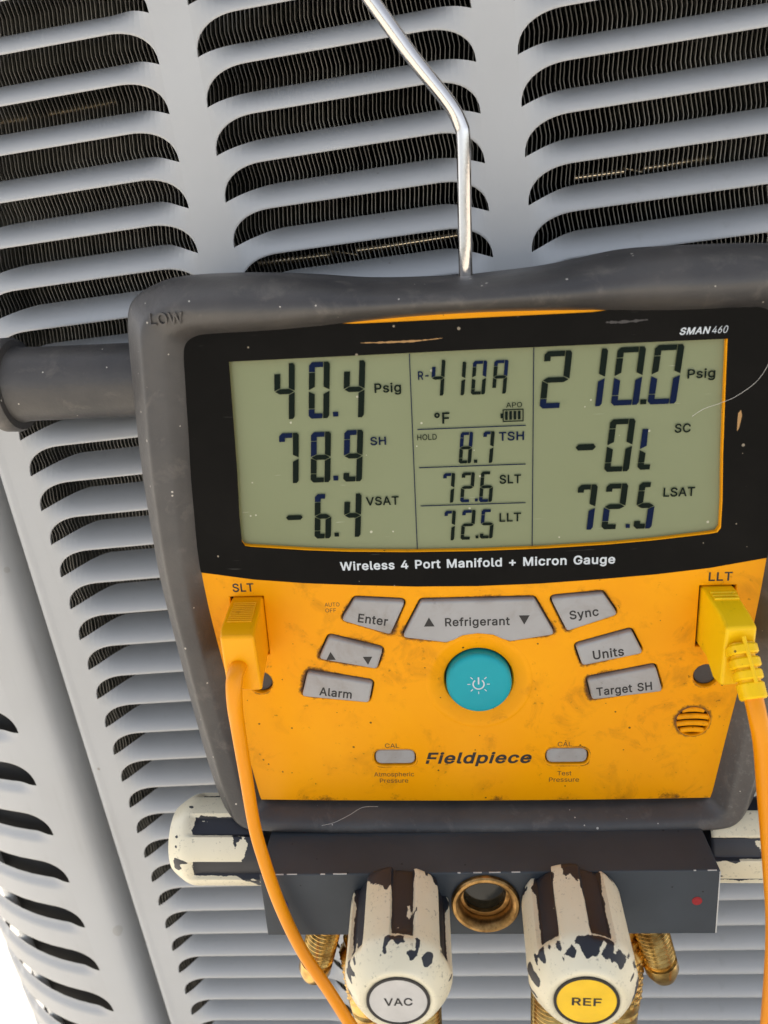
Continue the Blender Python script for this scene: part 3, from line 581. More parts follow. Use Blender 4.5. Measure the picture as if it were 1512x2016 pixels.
for j in range(-9, 15):
    if first is None:
        vs_, fs = louver_verts(S1 - 13.0, 32.5, 14.0, 18, -.3, 2.8, 14, place_c, nt=16, flat=6.0)
        o = solid(mesh('louver', vs_, fs, ENAMEL, cp)); first = o
    else:
        o = first.copy(); link(o, cp)
    o.location = (0, 0, Z0 - (281.3 + 32.5 * j) * MM)
# top edge, floor pan and the near-black sheets that stand in for shade inside
def box(name, x0, x1, y0, y1, za, zb, mat, parent, bevel=0):
    v = [(x, y, z) for z in (za, zb) for y in (y0, y1) for x in (x0, x1)]
    f = [(0, 2, 3, 1), (4, 5, 7, 6), (0, 1, 5, 4), (2, 6, 7, 3), (0, 4, 6, 2), (1, 3, 7, 5)]
    o = mesh(name, v, f, mat, parent, smooth=False)
    if bevel:
        b = o.modifiers.new('bevel', 'BEVEL'); b.width = bevel * MM; b.segments = 3
    return o
zt, zb = Z0 / MM - v0, Z0 / MM - v1
box('top_lid', -250, 348, -6, 420, zt + 1, zt + 45, ENAMEL, ac, 4)
box('base_pan', -246, 344, -2, 420, 3, zb - 1, ENAMEL, ac, 2)
box('shade_backing', -150, 341, 62, 66, zb, zt, DARK, ac)
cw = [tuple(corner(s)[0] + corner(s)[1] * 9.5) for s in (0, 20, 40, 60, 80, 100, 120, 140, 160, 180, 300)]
strip('shade_backing', [(-118, 62), (-119.5, 38)] + cw + [(-150, 330)], v0, v1, DARK, ac)  # added black sheet, set close behind the slots to stop light leaking through
tube('pipe_cover', [acv(-206.2, 27.4, v) for v in (v0, 200, 400, 600, v1)], 3.0, WHITEP, ac, 14, 4)
# coil: wavy fins (too narrow in the picture to be picked apart) and the copper tubes through them
fv, ff = [], []
rng = random.Random(3)
pit = 1.76; X = -118.0
NSEG = 4                                            # segments per zigzag period
per = 12.0
while X < 336:
    ph = rng.uniform(-.12, .12); wob = rng.uniform(-.18, .18)
    n = int((v1 - v0) / per * NSEG); b = len(fv)
    for i in range(n + 1):
        v = v0 + i * per / NSEG
        if i % 4 in (1, 3): zz = .0
        else: zz = .42 if i % 4 == 0 else -.42
        xx = X + zz + wob + .25 * noise.noise((X * .05, v * .04, 1)) 
        dx = .15
        fv += [acv(xx - dx, 40, v), acv(xx - dx, 26, v), acv(xx + dx, 26, v), acv(xx + dx, 40, v)]
    for i in range(n):
        a = b + i * 4; c = a + 4
        for q in range(3): ff.append((a + q, c + q, c + q + 1, a + q + 1))
    X += pit + rng.uniform(-.05, .05)
o = mesh('coil_fins', fv, ff, FINS, ac, smooth=False); o['kind'] = 'stuff'
for j in range(-2, 20):
    v = 4.0 + j * 34.5
    tube('coil_tube_and_glint', [acv(-118, 45, v), acv(100, 45, v), acv(336, 45, v)], 4.6, COPPER, ac, 14, 2)

for (xa, xb, v, r) in ((16, 100, 74, 1.7), (-90, -30, 4.5, 1.2), (148, 200, 58.6, 1.3)):  # short shiny rods added among the fins to imitate sunlight glinting through
    tube('coil_tube_and_glint', [acv(xa, 29.6, v), acv((xa + xb) / 2, 29.2, v + .3), acv(xb, 30, v - .2)], r, GLINT, ac, 12, 4)

# ------------------------------------------------------------------ gauge (u right, v up, w towards the viewer, mm)
MD = Matrix(((0.99577, 0.07858, 0.04753, 93.813 * MM), (0.04466, 0.03792, -0.99828, -63.311 * MM), (-0.08025, 0.99619, 0.03425, -227.716 * MM + Z0), (0, 0, 0, 1)))
MD3 = MD.to_3x3().normalized()
q = MD3.to_quaternion().to_matrix().to_4x4(); q.translation = MD.translation; MD = q
gauge = empty('manifold_gauge', MD, 'yellow digital refrigerant manifold gauge in a black rubber boot hanging on the grille', 'gauge')

half = [(0, 133.2, 0, 144.0, 0), (-12, 133.1, -12, 144.1, 0), (-24, 132.8, -25, 144.4, 0), (-37, 132.2, -38, 145.2, 0), (-50, 131.4, -52, 146.9, 0), (-62, 130.8, -65, 148.2, 0), (-74, 130.6, -78, 149.0, 0),
        (-84, 130.5, -91, 149.3, .1), (-88.6, 130.2, -98.5, 148.8, .3), (-91.6, 129.0, -104.5, 147.0, .6), (-93.4, 127.0, -109.7, 144.3, 1), (-94.2, 123.6, -113.4, 140.2, 1), (-94.7, 117, -114.9, 132, 1),
        (-95.4, 108, -116.0, 115, 1), (-96.2, 96, -116.9, 98, 1), (-97.2, 84, -117.3, 84, 1), (-97.9, 70, -117.3, 70, 1), (-98.3, 58, -117.1, 58, 1), (-98.2, 47, -116.8, 47, 1), (-97.0, 30, -115.5, 30, 1), (-94.8, 11, -113.7, 11, 1),
        (-92.6, -8, -111.8, -8, 1), (-90.2, -24, -110.0, -24, 1), (-88.0, -40, -107.6, -42, 1), (-86.9, -48.5, -104.4, -57, 1), (-85.8, -51.6, -101.0, -62.8, 1), (-83.0, -53.2, -95.5, -65.4, .9), (-76, -53.7, -84, -66.2, .7), (-62, -54.2, -66, -66.8, .6), (-44, -54.7, -46, -67, .6), (-22, -55.0, -23, -67, .6)]
toph = {0: 144.0, 12: 144.8, 25: 145.7, 38: 147.5, 52: 149.9, 65: 150.2, 78: 150.0, 91: 149.7}
st = list(half) + [(0, -55.1, 0, -67, .6)]
for iu, iv, ou, ov, f in reversed(half[1:]):
    if f == 0 and -ou in toph: ov = toph[-ou]
    elif f == .1: ov = 149.7
    st.append((-iu, iv, -ou, ov, f))
ring = []
I = catmull([(a[0], a[1], a[4]) for a in st], 4, True); O = catmull([(a[2], a[3], 0) for a in st], 4, True)
profS = [(-.10, -4), (-.02, -1.5), (.03, .6), (.20, 4.3), (.27, 5.3), (.34, 5.7), (.52, 6.3), (.58, 6.1), (.64, 5.3), (.90, -2.2), (.97, -4.4), (1.0, -7), (1.0, -12), (.97, -30), (.92, -48), (.86, -52)]
profT = [(-.10, -4), (-.02, -1.5), (.02, .4), (.07, 3.0), (.15, 5.4), (.25, 7.2), (.36, 8.1), (.48, 8.0), (.60, 6.8), (.73, 4.4), (.86, 1.0), (.97, -4.0), (1.0, -9), (.99, -28), (.95, -48), (.86, -52)]
bv, bf = [], []
NP = len(profS)
for a, b in zip(I, O):
    f = min(1, max(0, a.z))
    i2 = Vector((a.x, a.y)); o2 = Vector((b.x, b.y))
    for (t1, w1), (t2, w2) in zip(profS, profT):
        t = t1 * f + t2 * (1 - f); w = w1 * f + w2 * (1 - f)
        p = i2.lerp(o2, t)
        k = noise.noise((p.x * .035, p.y * .035, w * .05)) * .35 + noise.noise((p.x * .11, p.y * .11, w * .1 + 5)) * .12
        bv.append((p.x, p.y, w + k))
n = len(I)
for i in range(n):
    j = (i + 1) % n
    for k in range(NP - 1): bf.append((i * NP + k, i * NP + k + 1, j * NP + k + 1, j * NP + k))
bf.append(tuple(i * NP + NP - 1 for i in range(n)))
boot = mesh('rubber_boot', bv, bf, RUBBER, gauge, sharp=60)
sd = boot.modifiers.new('smooth', 'SUBSURF'); sd.levels = 1; sd.render_levels = 2
boot['label'] = 'black rubber protective boot, scuffed and dusty'
from mathutils.bvhtree import BVHTree
bvh = BVHTree.FromPolygons([Vector(p) for p in bv], bf[:-1])
def emboss(word, u0, u1, v, cap):
    o = text(word, u0, u1, v, cap, 0, RUBBER, boot, .12, 0, 'embossed_lettering')
    for q in o.data.vertices:
        h = bvh.ray_cast(Vector((q.co.x / MM, q.co.y / MM, 60)), Vector((0, 0, -1)))
        q.co.z = ((h[0].z if h[0] else 6) + .8) * MM
    o.modifiers.new('thickness', 'SOLIDIFY').thickness = 1.3 * MM
    return o
emboss('LOW', -102.4, -91.0, 134.7, 4.0); emboss('HIGH', 91.0, 103.4, 134.9, 4.0)

# face plate with the openings
def mir(pts): return [(-a, b) for a, b in reversed(pts)]
inner = [(i.x * 1.012, i.y + (1.2 if i.y > 120 else 0)) for i in I]
bottom_cut = [p for p in inner]
plate_out = []
for x, y in inner:
    if y < -52.0: y = -52.0 + (abs(x) / 87) ** 2 * .9
    plate_out.append((x, y))
lcd_half = [(0, 52.2), (-24, 52.5), (-45, 53.3), (-60, 54.3), (-79.5, 56.2), (-81.6, 56.6), (-82.6, 58.2), (-82.4, 68), (-81.4, 84), (-80.6, 104), (-80.0, 121.5)]
lcd_poly = lcd_half + [(0, 121.7)] + [(-a, b) for a, b in reversed(lcd_half[1:])]
def grow(pts, d):
    c = Vector((sum(p[0] for p in pts) / len(pts), sum(p[1] for p in pts) / len(pts)))
    out = []
    N = len(pts)
    for i in range(N):
        a, p, b = Vector(pts[i - 1]), Vector(pts[i]), Vector(pts[(i + 1) % N])
        n1 = Vector(((p - a).y, -(p - a).x)); n2 = Vector(((b - p).y, -(b - p).x))
        nn = n1.normalized() + n2.normalized()
        if nn.length < 1e-6: nn = n1
        nn.normalize()
        if nn.dot(p - c) < 0: nn = -nn
        out.append(tuple(p + nn * d))
    return out
B = {}
B['enter'] = [(-43.8, 35.6), (-25.6, 34.2), (-31.6, 21.2), (-49.2, 27.3)]
B['arrows'] = [(-54.2, 20.9), (-34.7, 15.2), (-37.3, 7.3), (-58.6, 11.9)]
B['alarm'] = [(-63.2, 6.5), (-39.2, 1.5), (-41.1, -6.8), (-66.2, -3.7)]
B['sync'] = mir(B['enter']); B['units'] = mir(B['arrows']); B['target'] = mir(B['alarm'])
arc = [(13.8 * cos(a), 2.0 + 17.8 * sin(a)) for a in [radians(d) for d in range(62, 119, 7)]]
B['refrigerant'] = [(-20.0, 34.1), (20.0, 34.1), (27.4, 20.0), (11.6, 17.6)] + [(8.6, 18.6), (5.5, 20.3), (0, 21.0), (-5.5, 20.3), (-8.6, 18.6)] + [(-11.6, 17.6), (-27.4, 20.0)]
RB = {k: roundpoly(v, 1.4 if k != 'refrigerant' else [1.4, 1.4, 1.4, 2, 0, 0, 0, 0, 0, 2, 1.4], 4) for k, v in B.items()}
cal = lambda s: roundpoly([(s * 32.6 - 8.1, -35.6), (s * 32.6 + 8.1, -35.6), (s * 32.6 + 8.1, -28.5), (s * 32.6 - 8.1, -28.5)], 3.5, 6)
sock = lambda s: [(s * 83.2 - 6.2, 13.4), (s * 83.2 + 6.2, 13.4), (s * 83.2 + 6.2, 37.0), (s * 83.2 - 6.2, 37.0)]
SPK = (78.2, -17.4)
holes = [grow(RB[k], .6) for k in RB] + [cal(-1), cal(1), sock(-1), sock(1), circle(-81.6, 1.6, 4.5), circle(81.6, 1.6, 4.5), circle(SPK[0], SPK[1], 6.0), circle(0, .8, 17.6, 64), [(x + (.35 if x < -70 else -.35 if x > 70 else 0) - (1.0 if x < -70 else 0), y + (.4 if y < 62 else .8 if y > 115 else 0)) for x, y in lcd_poly]]
face = plate('face_plate', plate_out, holes, -3.0, 0.0, YEL, gauge, .45)
# grimy floor under the openings
plate('keypad_base', [(-93, 38), (93, 38), (85, -46), (-85, -46)], [circle(0, .8, 18.5, 48)], -4.6, -2.9, GRIME, gauge, .1)
# dished ring round the power button
lathe('power_dish', [(19.9, -.1), (19.6, .03), (18.9, .07), (18.2, .03), (17.4, -.12), (16.2, -.55), (14.4, -1.15), (13.0, -1.5), (12.6, -2.2), (12.4, -5)], YEL, gauge, Matrix.Translation((0, .8, 0)), 72, cap=False)
lathe('dish_floor', [(12.7, -4.2), (.01, -4.2)], GRIME, gauge, Matrix.Translation((0, .8, 0)), 32, cap=False)
pw = lathe('power_button', [(12.0, -4), (12.0, .6), (11.85, 1.4), (11.3, 2.0), (10.4, 2.25), (8, 2.3), (.02, 2.3)], TEAL, gauge, Matrix.Translation((0, .8, 0)), 72, sharp=40)
ic = []
def ringseg(r0, r1, a0, a1, n=24):
    return [(r0 * cos(a0 + (a1 - a0) * i / n), r0 * sin(a0 + (a1 - a0) * i / n)) for i in range(n + 1)] + [(r1 * cos(a1 + (a0 - a1) * i / n), r1 * sin(a1 + (a0 - a1) * i / n)) for i in range(n + 1)]
off = lambda L: [(x - .2, y + .9) for x, y in L]
ic.append(off(ringseg(1.75, 2.25, radians(90 + 38), radians(450 - 38))))
ic.append(off([(-.27, -.1), (.27, -.1), (.27, 2.9), (-.27, 2.9)]))
for d in (0, 45, 90, 135, 180, 225, 270, 315):
    if d == 90: continue
    a = radians(d); c, s = cos(a), sin(a)
    ic.append(off([(c * r - s * h, s * r + c * h) for r, h in ((3.0, -.16), (4.1, -.16), (4.1, .16), (3.0, .16))]))
poly('power_symbol', ic, 2.38, INKW, pw)

def button(key, label):
    o = plate('button', RB[key], [], -3.5, 1.8, GREYK, gauge, .9, seg=4); o['label'] = label; return o
TW = 1.86
b = button('enter', 'grey Enter key'); text('Enter', -43.2, -32.4, 25.8, 3.5, TW, INK, b, .18, 0, rot=radians(-9.5))
b = button('refrigerant', 'wide grey Refrigerant key with two triangles'); text('Refrigerant', -11.7, 11.3, 24.3, 3.3, TW, INK, b, .18)
tri = lambda x, y, s, d: [(x - s, y - s * .9 * d), (x + s, y - s * .9 * d), (x, y + s * 1.0 * d)]
poly('arrow_mark', [tri(-17.4, 26.1, 1.9, 1), tri(16.4, 26.3, 1.9, -1)], TW, INK, b)
b = button('sync', 'grey Sync key'); text('Sync', 32.4, 42.6, 26.6, 3.4, TW, INK, b, .18, rot=radians(8))
b = button('arrows', 'grey key with up and down triangles'); poly('arrow_mark', [tri(-53.9, 13.2, 1.75, 1), tri(-40.4, 11.1, 1.75, -1)], TW, INK, b)
b = button('units', 'grey Units key'); text('Units', 41.0, 51.9, 10.6, 3.6, TW, INK, b, .18, rot=radians(8))
b = button('alarm', 'grey Alarm key'); text('Alarm', -59.6, -47.4, -3.9, 3.5, TW, INK, b, .18, rot=radians(-8))
b = button('target', 'grey Target SH key'); text('Target SH', 42.6, 62.4, -3.9, 3.4, TW, INK, b, .18, rot=radians(6.5))
for s, lab in ((-1, 'grey oval key for atmospheric pressure calibration'), (1, 'grey oval key for test pressure calibration')):
    o = plate('button', grow(cal(s), -.45), [], -3.5, -.7, GREYK, gauge, .5); o['label'] = lab
# plugs in the two round openings
for s in (-1, 1):
    lathe('screw_cap', [(4.45, -3.6), (4.4, -2.2), (3.9, -1.7), (.02, -1.6)], CAPM, gauge, Matrix.Translation((s * 81.6, 1.6, 0)), 36)
# buzzer grille
for k, y in enumerate((4.4, 1.5, -1.4, -4.2)):
    hw = math.sqrt(max(.1, 6.0 ** 2 - y * y)) - .15
    pts = [(SPK[0] + hw * t, SPK[1] + y + .5 * (1 - t * t) - .25, -1.15) for t in (-1, -.6, -.2, .2, .6, 1)]
    tube('grille_slat', pts, .85, YEL, gauge, 10, 3, rx=1.1, side=Vector((0, 1, 0)))
# dirt packed along the edges of the keys
def grime_ring(loop, d, dn):
    outer = [tuple(Vector(p)) for p in grow(loop, d)]; base = grow(loop, .45)
    n = len(loop); vs_ = [(x, y, .035) for x, y in base] + [(x, y, .035) for x, y in outer]
    f = [(i, (i + 1) % n, n + (i + 1) % n, n + i) for i in range(n)]
    o = mesh('grime', vs_, f, RINGDIRT, face, smooth=False)
    a = o.data.attributes.new('edge', 'FLOAT', 'POINT'); a.data.foreach_set('value', [1.0] * n + [0.0] * n)
    return o
for k in RB: grime_ring(RB[k], 2.3, 0)
grime_ring(circle(SPK[0], SPK[1], 5.7), 2.2, 0)
for s in (-1, 1): grime_ring(cal(s), 1.3, 0); grime_ring(circle(s * 81.6, 1.6, 4.3), 1.6, 0)
n_ = 40; bx_ = [-85.8 + 171.6 * i / n_ for i in range(n_ + 1)]
be = [(x, -51.6 + (abs(x) / 87) ** 2 * .9, .035) for x in bx_] + [(x, -46.2, .035) for x in bx_]
o = mesh('grime', be, [(i, i + 1, n_ + 2 + i, n_ + 1 + i) for i in range(n_)], RINGDIRT, face, smooth=False)
a = o.data.attributes.new('edge', 'FLOAT', 'POINT'); a.data.foreach_set('value', [.62] * (n_ + 1) + [-.1] * (n_ + 1))
# printed words on the face
def fp(s, u0, u1, v, cap, **k): return text(s, u0, u1, v, cap, .05, INK, face, **k)
fp('SLT', -88.0, -80.2, 38.9, 3.3, bold=.16); fp('LLT', 79.8, 87.8, 38.7, 3.3, bold=.16)
fp('AUTO', -54.9, -49.5, 32.3, 1.5); fp('OFF', -54.8, -50.9, 30.0, 1.5)
fp('CAL', -36.2, -30.8, -27.5, 1.9); fp('CAL', 29.1, 34.4, -27.5, 1.9)
fp('Atmospheric', -41.1, -25.6, -40.4, 1.9); fp('Pressure', -39.0, -28.0, -43.3, 1.9)
fp('Test', 29.1, 34.4, -40.4, 1.9); fp('Pressure', 26.0, 37.3, -43.3, 1.9)
fp('Fieldpiece', -21.0, 19.4, -34.8, 5.0, bold=.25, shear=.24, name='logo')
poly('logo', [[(-20.4, -32.75), (-17.0, -32.75), (-17.1, -33.15), (-20.5, -33.15)]], .09, YEL, face)

# display: black lens with a window, LCD set back behind it
bez_in = [(x, y - 1.6) for x, y in inner if y > 47]
top_edge = []
for x, y in bez_in:
    if y > 120: y = min(y + 1.9, 131.7 + 1.8 * sstep(abs(x), 36, 56))
    top_edge.append((x, y))
bl = [(-98.6, 46.9), (-80, 43.7), (-62, 41.8), (-43, 40.5), (-22, 39.4), (0, 39.0), (22, 39.4), (43, 40.5), (62, 41.8), (80, 43.7), (98.6, 46.9)]
left_pts = [p for p in top_edge if p[0] <= 0]; right_pts = [p for p in top_edge if p[0] > 0]
# order: start on top centre going left (as in I), then the curved lower edge, then up the right side
seq = left_pts + bl + right_pts
bezel = plate('display_bezel', seq, [lcd_poly], -.4, .3, BEZEL, gauge, .12)
text('SMAN', 65.0, 74.5, 123.4, 2.2, .36, INKW, bezel, .2, .25, 'model_lettering'); text('460', 74.9, 79.8, 123.4, 2.2, .36, INKW, bezel, 0, .25, 'model_lettering')
text('Wireless 4 Port Manifold + Micron Gauge', -48.2, 47.7, 46.3, 3.3, .36, INKW, bezel, .21)
def streak(pts, wd, mat, parent, w, name, seed):
    """a ragged thin mark along a line"""
    rr = random.Random(seed); P_ = catmull([(a, b, 0) for a, b in pts], 10); up, dn = [], []
    for i, p in enumerate(P_):
        t = i / (len(P_) - 1); h = wd * (.25 + .75 * sin(pi * min(1, max(0, t)))) * rr.uniform(.35, 1.2)
        up.append((p.x, p.y + h * .5)); dn.append((p.x, p.y - h * .5 * rr.uniform(.6, 1)))
    return poly(name, [up + dn[::-1]], w, mat, parent)
streak([(-36, 125.6), (-28, 125.4), (-18, 125.4), (-9.5, 125.9)], .75, SCUFF, bezel, .34, 'scuff', 4)
streak([(42, 128.4), (47, 128.2), (55, 128.6)], 1.2, CAPM, bezel, .34, 'scuff', 5)
poly('scuff', [[(85.0, 97.6), (85.8, 98.6), (86.3, 96.8), (86.0, 94.6), (85.6, 92.4), (85.1, 91.6), (85.0, 94.4)]], .34, SCUFF, bezel)
lcd = poly('lcd_screen', [grow(lcd_poly, 2.0)], -2.0, LCDM, gauge)
WL = -1.45
SEGS = {'0': 'abcdef', '1': 'bc', '2': 'abged', '3': 'abgcd', '4': 'fgbc', '5': 'afgcd', '6': 'afgedc', '7': 'abc', '8': 'abcdefg', '9': 'abfgcd', 'A': 'abcefg', '-': 'g', 'L': 'fed'}
def digit(ch, cu, cv, w, h, blue, th=None, sl=.09):
    if ch == '.':
        L = [{'m': 1 if 'p' in blue else 0, 'p': [(cu - w / 2, cv - h / 2), (cu + w / 2, cv - h / 2), (cu + w / 2, cv + h / 2), (cu - w / 2, cv + h / 2)]}]
        return poly('decimal_point', L, WL, None, lcd, mats=[SEGD, SEGB])
    if ch == '-':
        a, b_ = w / 2, h / 2
        L = [{'m': 0, 'p': [(cu - a, cv), (cu - a * .7, cv + b_), (cu + a * .78, cv + b_), (cu + a, cv), (cu + a * .7, cv - b_), (cu - a * .78, cv - b_)]}]
        return poly('minus_sign', L, WL, None, lcd, mats=[SEGD, SEGB])
    w = w - sl * h
    t = th if th else .25 * w; g = .25 if h > 14 else .16
    if ch == '1': w = max(w, t)
    m = h / 2; F = h - .17 * h; G = .17 * h
    S = {'a': [(0, F), (0, h - .5 * t), (.5 * t, h), (w - t - g, h), (w - t - g, h - t * .85), (t, h - t * .85), (t, F)],
         'b': [(w - t, h), (w - .3 * t, h), (w, h - .4 * t), (w, m + g), (w - t, m + .6 * t)],
         'c': [(w, m - g), (w - t, m - .6 * t), (w - t, 0), (w - .3 * t, 0), (w, .4 * t)],
         'f': [(0, F - g), (t, F - g), (t, m + .6 * t), (0, m + g)],
         'e': [(0, m - g), (t, m - .6 * t), (t, G + g), (0, G + g)],
         'd': [(0, G), (t, G), (t, t * .85), (w - t - g, t * .85), (w - t - g, 0), (.5 * t, 0), (0, .5 * t)],
         'g': [(g, m), (t * .9, m + .42 * t), (w - t * .9, m + .42 * t), (w - g, m), (w - t * .9, m - .42 * t), (t * .9, m - .42 * t)]}
    if ch == 'L': S['f'] = [(0, h), (t * .9, h * 1.0), (t, m + .6 * t), (0, m + g)]
    if ch == 'L': S['d'] = [(0, G), (t, G), (t, t * .85), (w, t * .85), (w, 0), (.5 * t, 0), (0, .5 * t)]
    L = []
    for s in SEGS[ch]:
        pts = [(cu - w / 2 + x + sl * (y - m), cv - m + y) for x, y in S[s]]
        L.append({'m': 1 if s in blue else 0, 'p': pts})
    return poly('digit', L, WL, None, lcd, mats=[SEGD, SEGB])
LL = [('4', -62.64, 110.55, 8.56, 18.7, ''), ('0', -50.97, 110.46, 8.64, 18.83, 'ad'), ('.', -46.03, 102.26, 1.78, 1.6, 'p'), ('4', -39.25, 110.33, 8.71, 18.9, ''),
      ('7', -63.25, 87.56, 8.34, 17.73, 'a'), ('8', -52.24, 87.51, 8.42, 17.74, 'af'), ('.', -47.59, 79.97, 1.69, 1.68, 'p'), ('9', -41.06, 87.58, 8.05, 18.01, 'af'),
      ('-', -63.27, 66.09, 6.0, 1.74, ''), ('6', -53.12, 66.21, 7.3, 16.39, 'a'), ('.', -48.77, 59.27, 1.6, 1.41, ''), ('4', -42.7, 66.22, 7.39, 15.93, '')]
for d in LL: digit(*d, th=2.0 if d[0] not in '.-' else None)
MMd = [('4', -11.36, 112.87, 5.32, 11.7, 'f'), ('1', -3.04, 112.31, 1.85, 10.96, ''), ('0', 2.05, 112.37, 5.6, 11.02, 'ab'), ('A', 8.92, 112.31, 5.58, 11.0, 'ab'), ('8', -2.76, 88.97, 5.19, 10.8, 'abf'), ('.', .4, 84.18, 1.16, 1.12, ''),
       ('7', 4.65, 88.9, 4.68, 10.87, 'a'), ('7', -9.02, 75.05, 4.96, 10.55, 'a'), ('2', -2.52, 75.04, 5.36, 10.62, 'd'), ('.', .4, 70.43, 1.01, 1.06, 'p'), ('6', 3.96, 75.03, 5.42, 10.87, 'd'), ('7', -9.08, 61.37, 4.86, 10.88, 'a'),
       ('2', -2.6, 61.44, 5.53, 10.86, 'a'), ('.', .4, 56.92, 1.02, 1.1, ''), ('5', 3.99, 61.59, 5.42, 10.66, 'af')]
for d in MMd: digit(*d, th=1.2 if d[0] not in '.-' else None)
RR = [('2', 26.87, 110.61, 10.45, 18.61, 'd'), ('1', 41.45, 110.69, 4.0, 18.69, 'c'), ('0', 50.05, 110.71, 10.6, 18.8, 'ced'), ('.', 55.2, 102.2, 1.97, 1.62, ''), ('0', 61.91, 110.74, 10.8, 19.05, 'ced'), ('-', 37.04, 87.65, 6.63, 2.11, 'g'),
      ('0', 48.15, 87.8, 9.8, 17.91, ''), ('L', 56.84, 86.16, 5.37, 13.89, 'f'), ('7', 37.46, 66.49, 7.95, 16.2, 'c'), ('2', 47.24, 66.47, 8.6, 16.25, 'e'), ('.', 51.9, 59.3, 1.41, 1.43, 'p'), ('5', 57.54, 66.48, 7.54, 16.55, 'c')]
for d in RR: digit(*d, th=2.05 if d[0] not in '.-' else None)
def lt(s, cu, cv, w, h, mat=SEGD, bold=.16, cap=None, base=None, name='lettering'):
    c = cap or h; v = base if base is not None else cv - h / 2
    return text(s, cu - w / 2, cu + w / 2, v, c, WL, mat, lcd, bold, 0, name)
for s, cu, cv, w, h in [('Psig', -28.06, 110.39, 8.85, 3.12), ('SH', -32.25, 92.49, 5.36, 2.86), ('VSAT', -31.98, 71.2, 11.43, 3.1), ('°F', -10.49, 99.45, 5.07, 3.8), ('APO', 13.39, 102.94, 5.23, 1.64), ('HOLD', -15.72, 93.16, 6.61, 1.95),
                         ('TSH', 12.5, 92.43, 8.31, 3.0), ('SLT', 12.01, 77.48, 7.29, 3.1), ('LLT', 11.94, 63.79, 7.41, 3.2), ('Psig', 73.12, 110.67, 8.73, 3.01), ('SC', 68.32, 92.92, 5.14, 3.0), ('LSAT', 68.46, 70.98, 10.38, 3.2), ('R-', -16.16, 113.93, 3.5, 2.82)]:
    lt(s, cu, cv, w, h, SEGB if s in ('SH', 'R-', 'TSH') else SEGD, .16 if s not in ('APO', 'HOLD') else .06)
rect = lambda a, b_, c, d: [(a, b_), (c, b_), (c, d), (a, d)]
bat = [rect(9.6, 97.3, 16.5, 97.65), rect(9.6, 101.2, 16.5, 101.55), rect(9.6, 97.65, 9.95, 101.2), rect(16.15, 97.65, 16.5, 101.2), rect(8.9, 98.6, 9.6, 100.2)] + [rect(10.4 + i * 1.4, 98.0, 11.3 + i * 1.4, 100.9) for i in range(4)]
poly('battery_symbol', bat, WL, SEGD, lcd)
lines = [[(-20.75, 53.0), (-20.45, 53.0), (-20.25, 121.2), (-20.55, 121.2)], [(19.3, 53.0), (19.6, 53.0), (19.9, 121.3), (19.6, 121.3)]]
lines += [rect(-18.8, y - .17, 17.2, y + .17) for y in (95.9, 82.6, 68.9)]
poly('dividing_line', [{'m': 1, 'p': L} for L in lines], WL, None, lcd, mats=[SEGD, SEGB])

# carrying handle, hook
hd = lathe('handle', [(17.2, -180), (17.9, -178.8), (18.0, -174.5), (17.2, -172.8), (14.6, -172.6), (14.1, -170), (13.9, -130), (13.9, 130), (14.1, 170), (14.6, 172.6), (18, 173), (18, 180)], RUBBER, gauge, axis(Vector((0, 111.5, -38)), (1, 0, 0)), 48)
hd['label'] = 'thick black rubber bar with end flange'
hp = [(-1.0, 120, -24), (-1.0, 143, -21), (-.9, 165, -20.5), (-.8, 185, -20), (-1.6, 190.5, -20), (-5.2, 197, -20), (-16, 210.5, -20), (-28.2, 227.2, -20), (-38, 240, -21), (-46, 250, -28), (-50, 254, -40), (-50, 252, -55)]
tube('hook', hp, 2.35, STEEL, gauge, 20, 6)

# valve block under the boot
BR = Matrix.Translation((0, -75.2, 0)) @ Matrix.Rotation(radians(.9), 4, 'Z')
def bx(name, x0, x1, y0, y1, z0, z1, mat, parent, bev, M):
    v = [M @ Vector((x, y, z)) for z in (z0, z1) for y in (y0, y1) for x in (x0, x1)]
    f = [(0, 2, 3, 1), (4, 5, 7, 6), (0, 1, 5, 4), (2, 6, 7, 3), (0, 4, 6, 2), (1, 3, 7, 5)]
    o = mesh(name, v, f, mat, parent, smooth=False)
    b_ = o.modifiers.new('bevel', 'BEVEL'); b_.width = bev * MM; b_.segments = 2
    return o
block = bx('valve_block', -82.7, 82.5, -14.2, 14.2, -36, 28, ANOD, gauge, .5, BR)
# bore for the sight glass
cyl = lathe('cutter', [(9.9, -5.5), (9.9, 6)], DARK, None, Matrix.Translation((-.2, -74.4, 28)), 56)
bo = block.modifiers.new('bore', 'BOOLEAN'); bo.operation = 'DIFFERENCE'; bo.object = cyl; bo.solver = 'EXACT'
cyl.parent = gauge
bpy.context.view_layer.update()
_me = bpy.data.meshes.new_from_object(block.evaluated_get(bpy.context.evaluated_depsgraph_get()))
block.modifiers.clear(); block.data = _me; bpy.data.objects.remove(cyl)
for s, m_, lab in ((-1, BLUEP, 'blue'), (1, REDP, 'red')):
    o = lathe('colour_dot', [(1.8, -.3), (1.8, .1), (1.4, .2), (1.0, .1), (.02, .08)], m_, block, Matrix.Translation((s * 75.0, -74.6 + s * 1.4, 28.05)), 24); o['label'] = lab + ' paint dot'
rr_ = random.Random(12)
for k in range(26):
    x = rr_.uniform(-82, 82); ln = rr_.uniform(.4, 4.5)
    if abs(abs(x) - 31) < 19: continue
    bx('edge_chip', x, min(82, x + ln), 14.0, 14.0 + .28, 27.6, 27.6 + rr_.uniform(.35, .5), CHIP, block, .05, BR)
bx('edge_chip', 82.2, 82.62, -13.8, 13.6, 27.5, 28.02, CHIP, block, .05, BR)
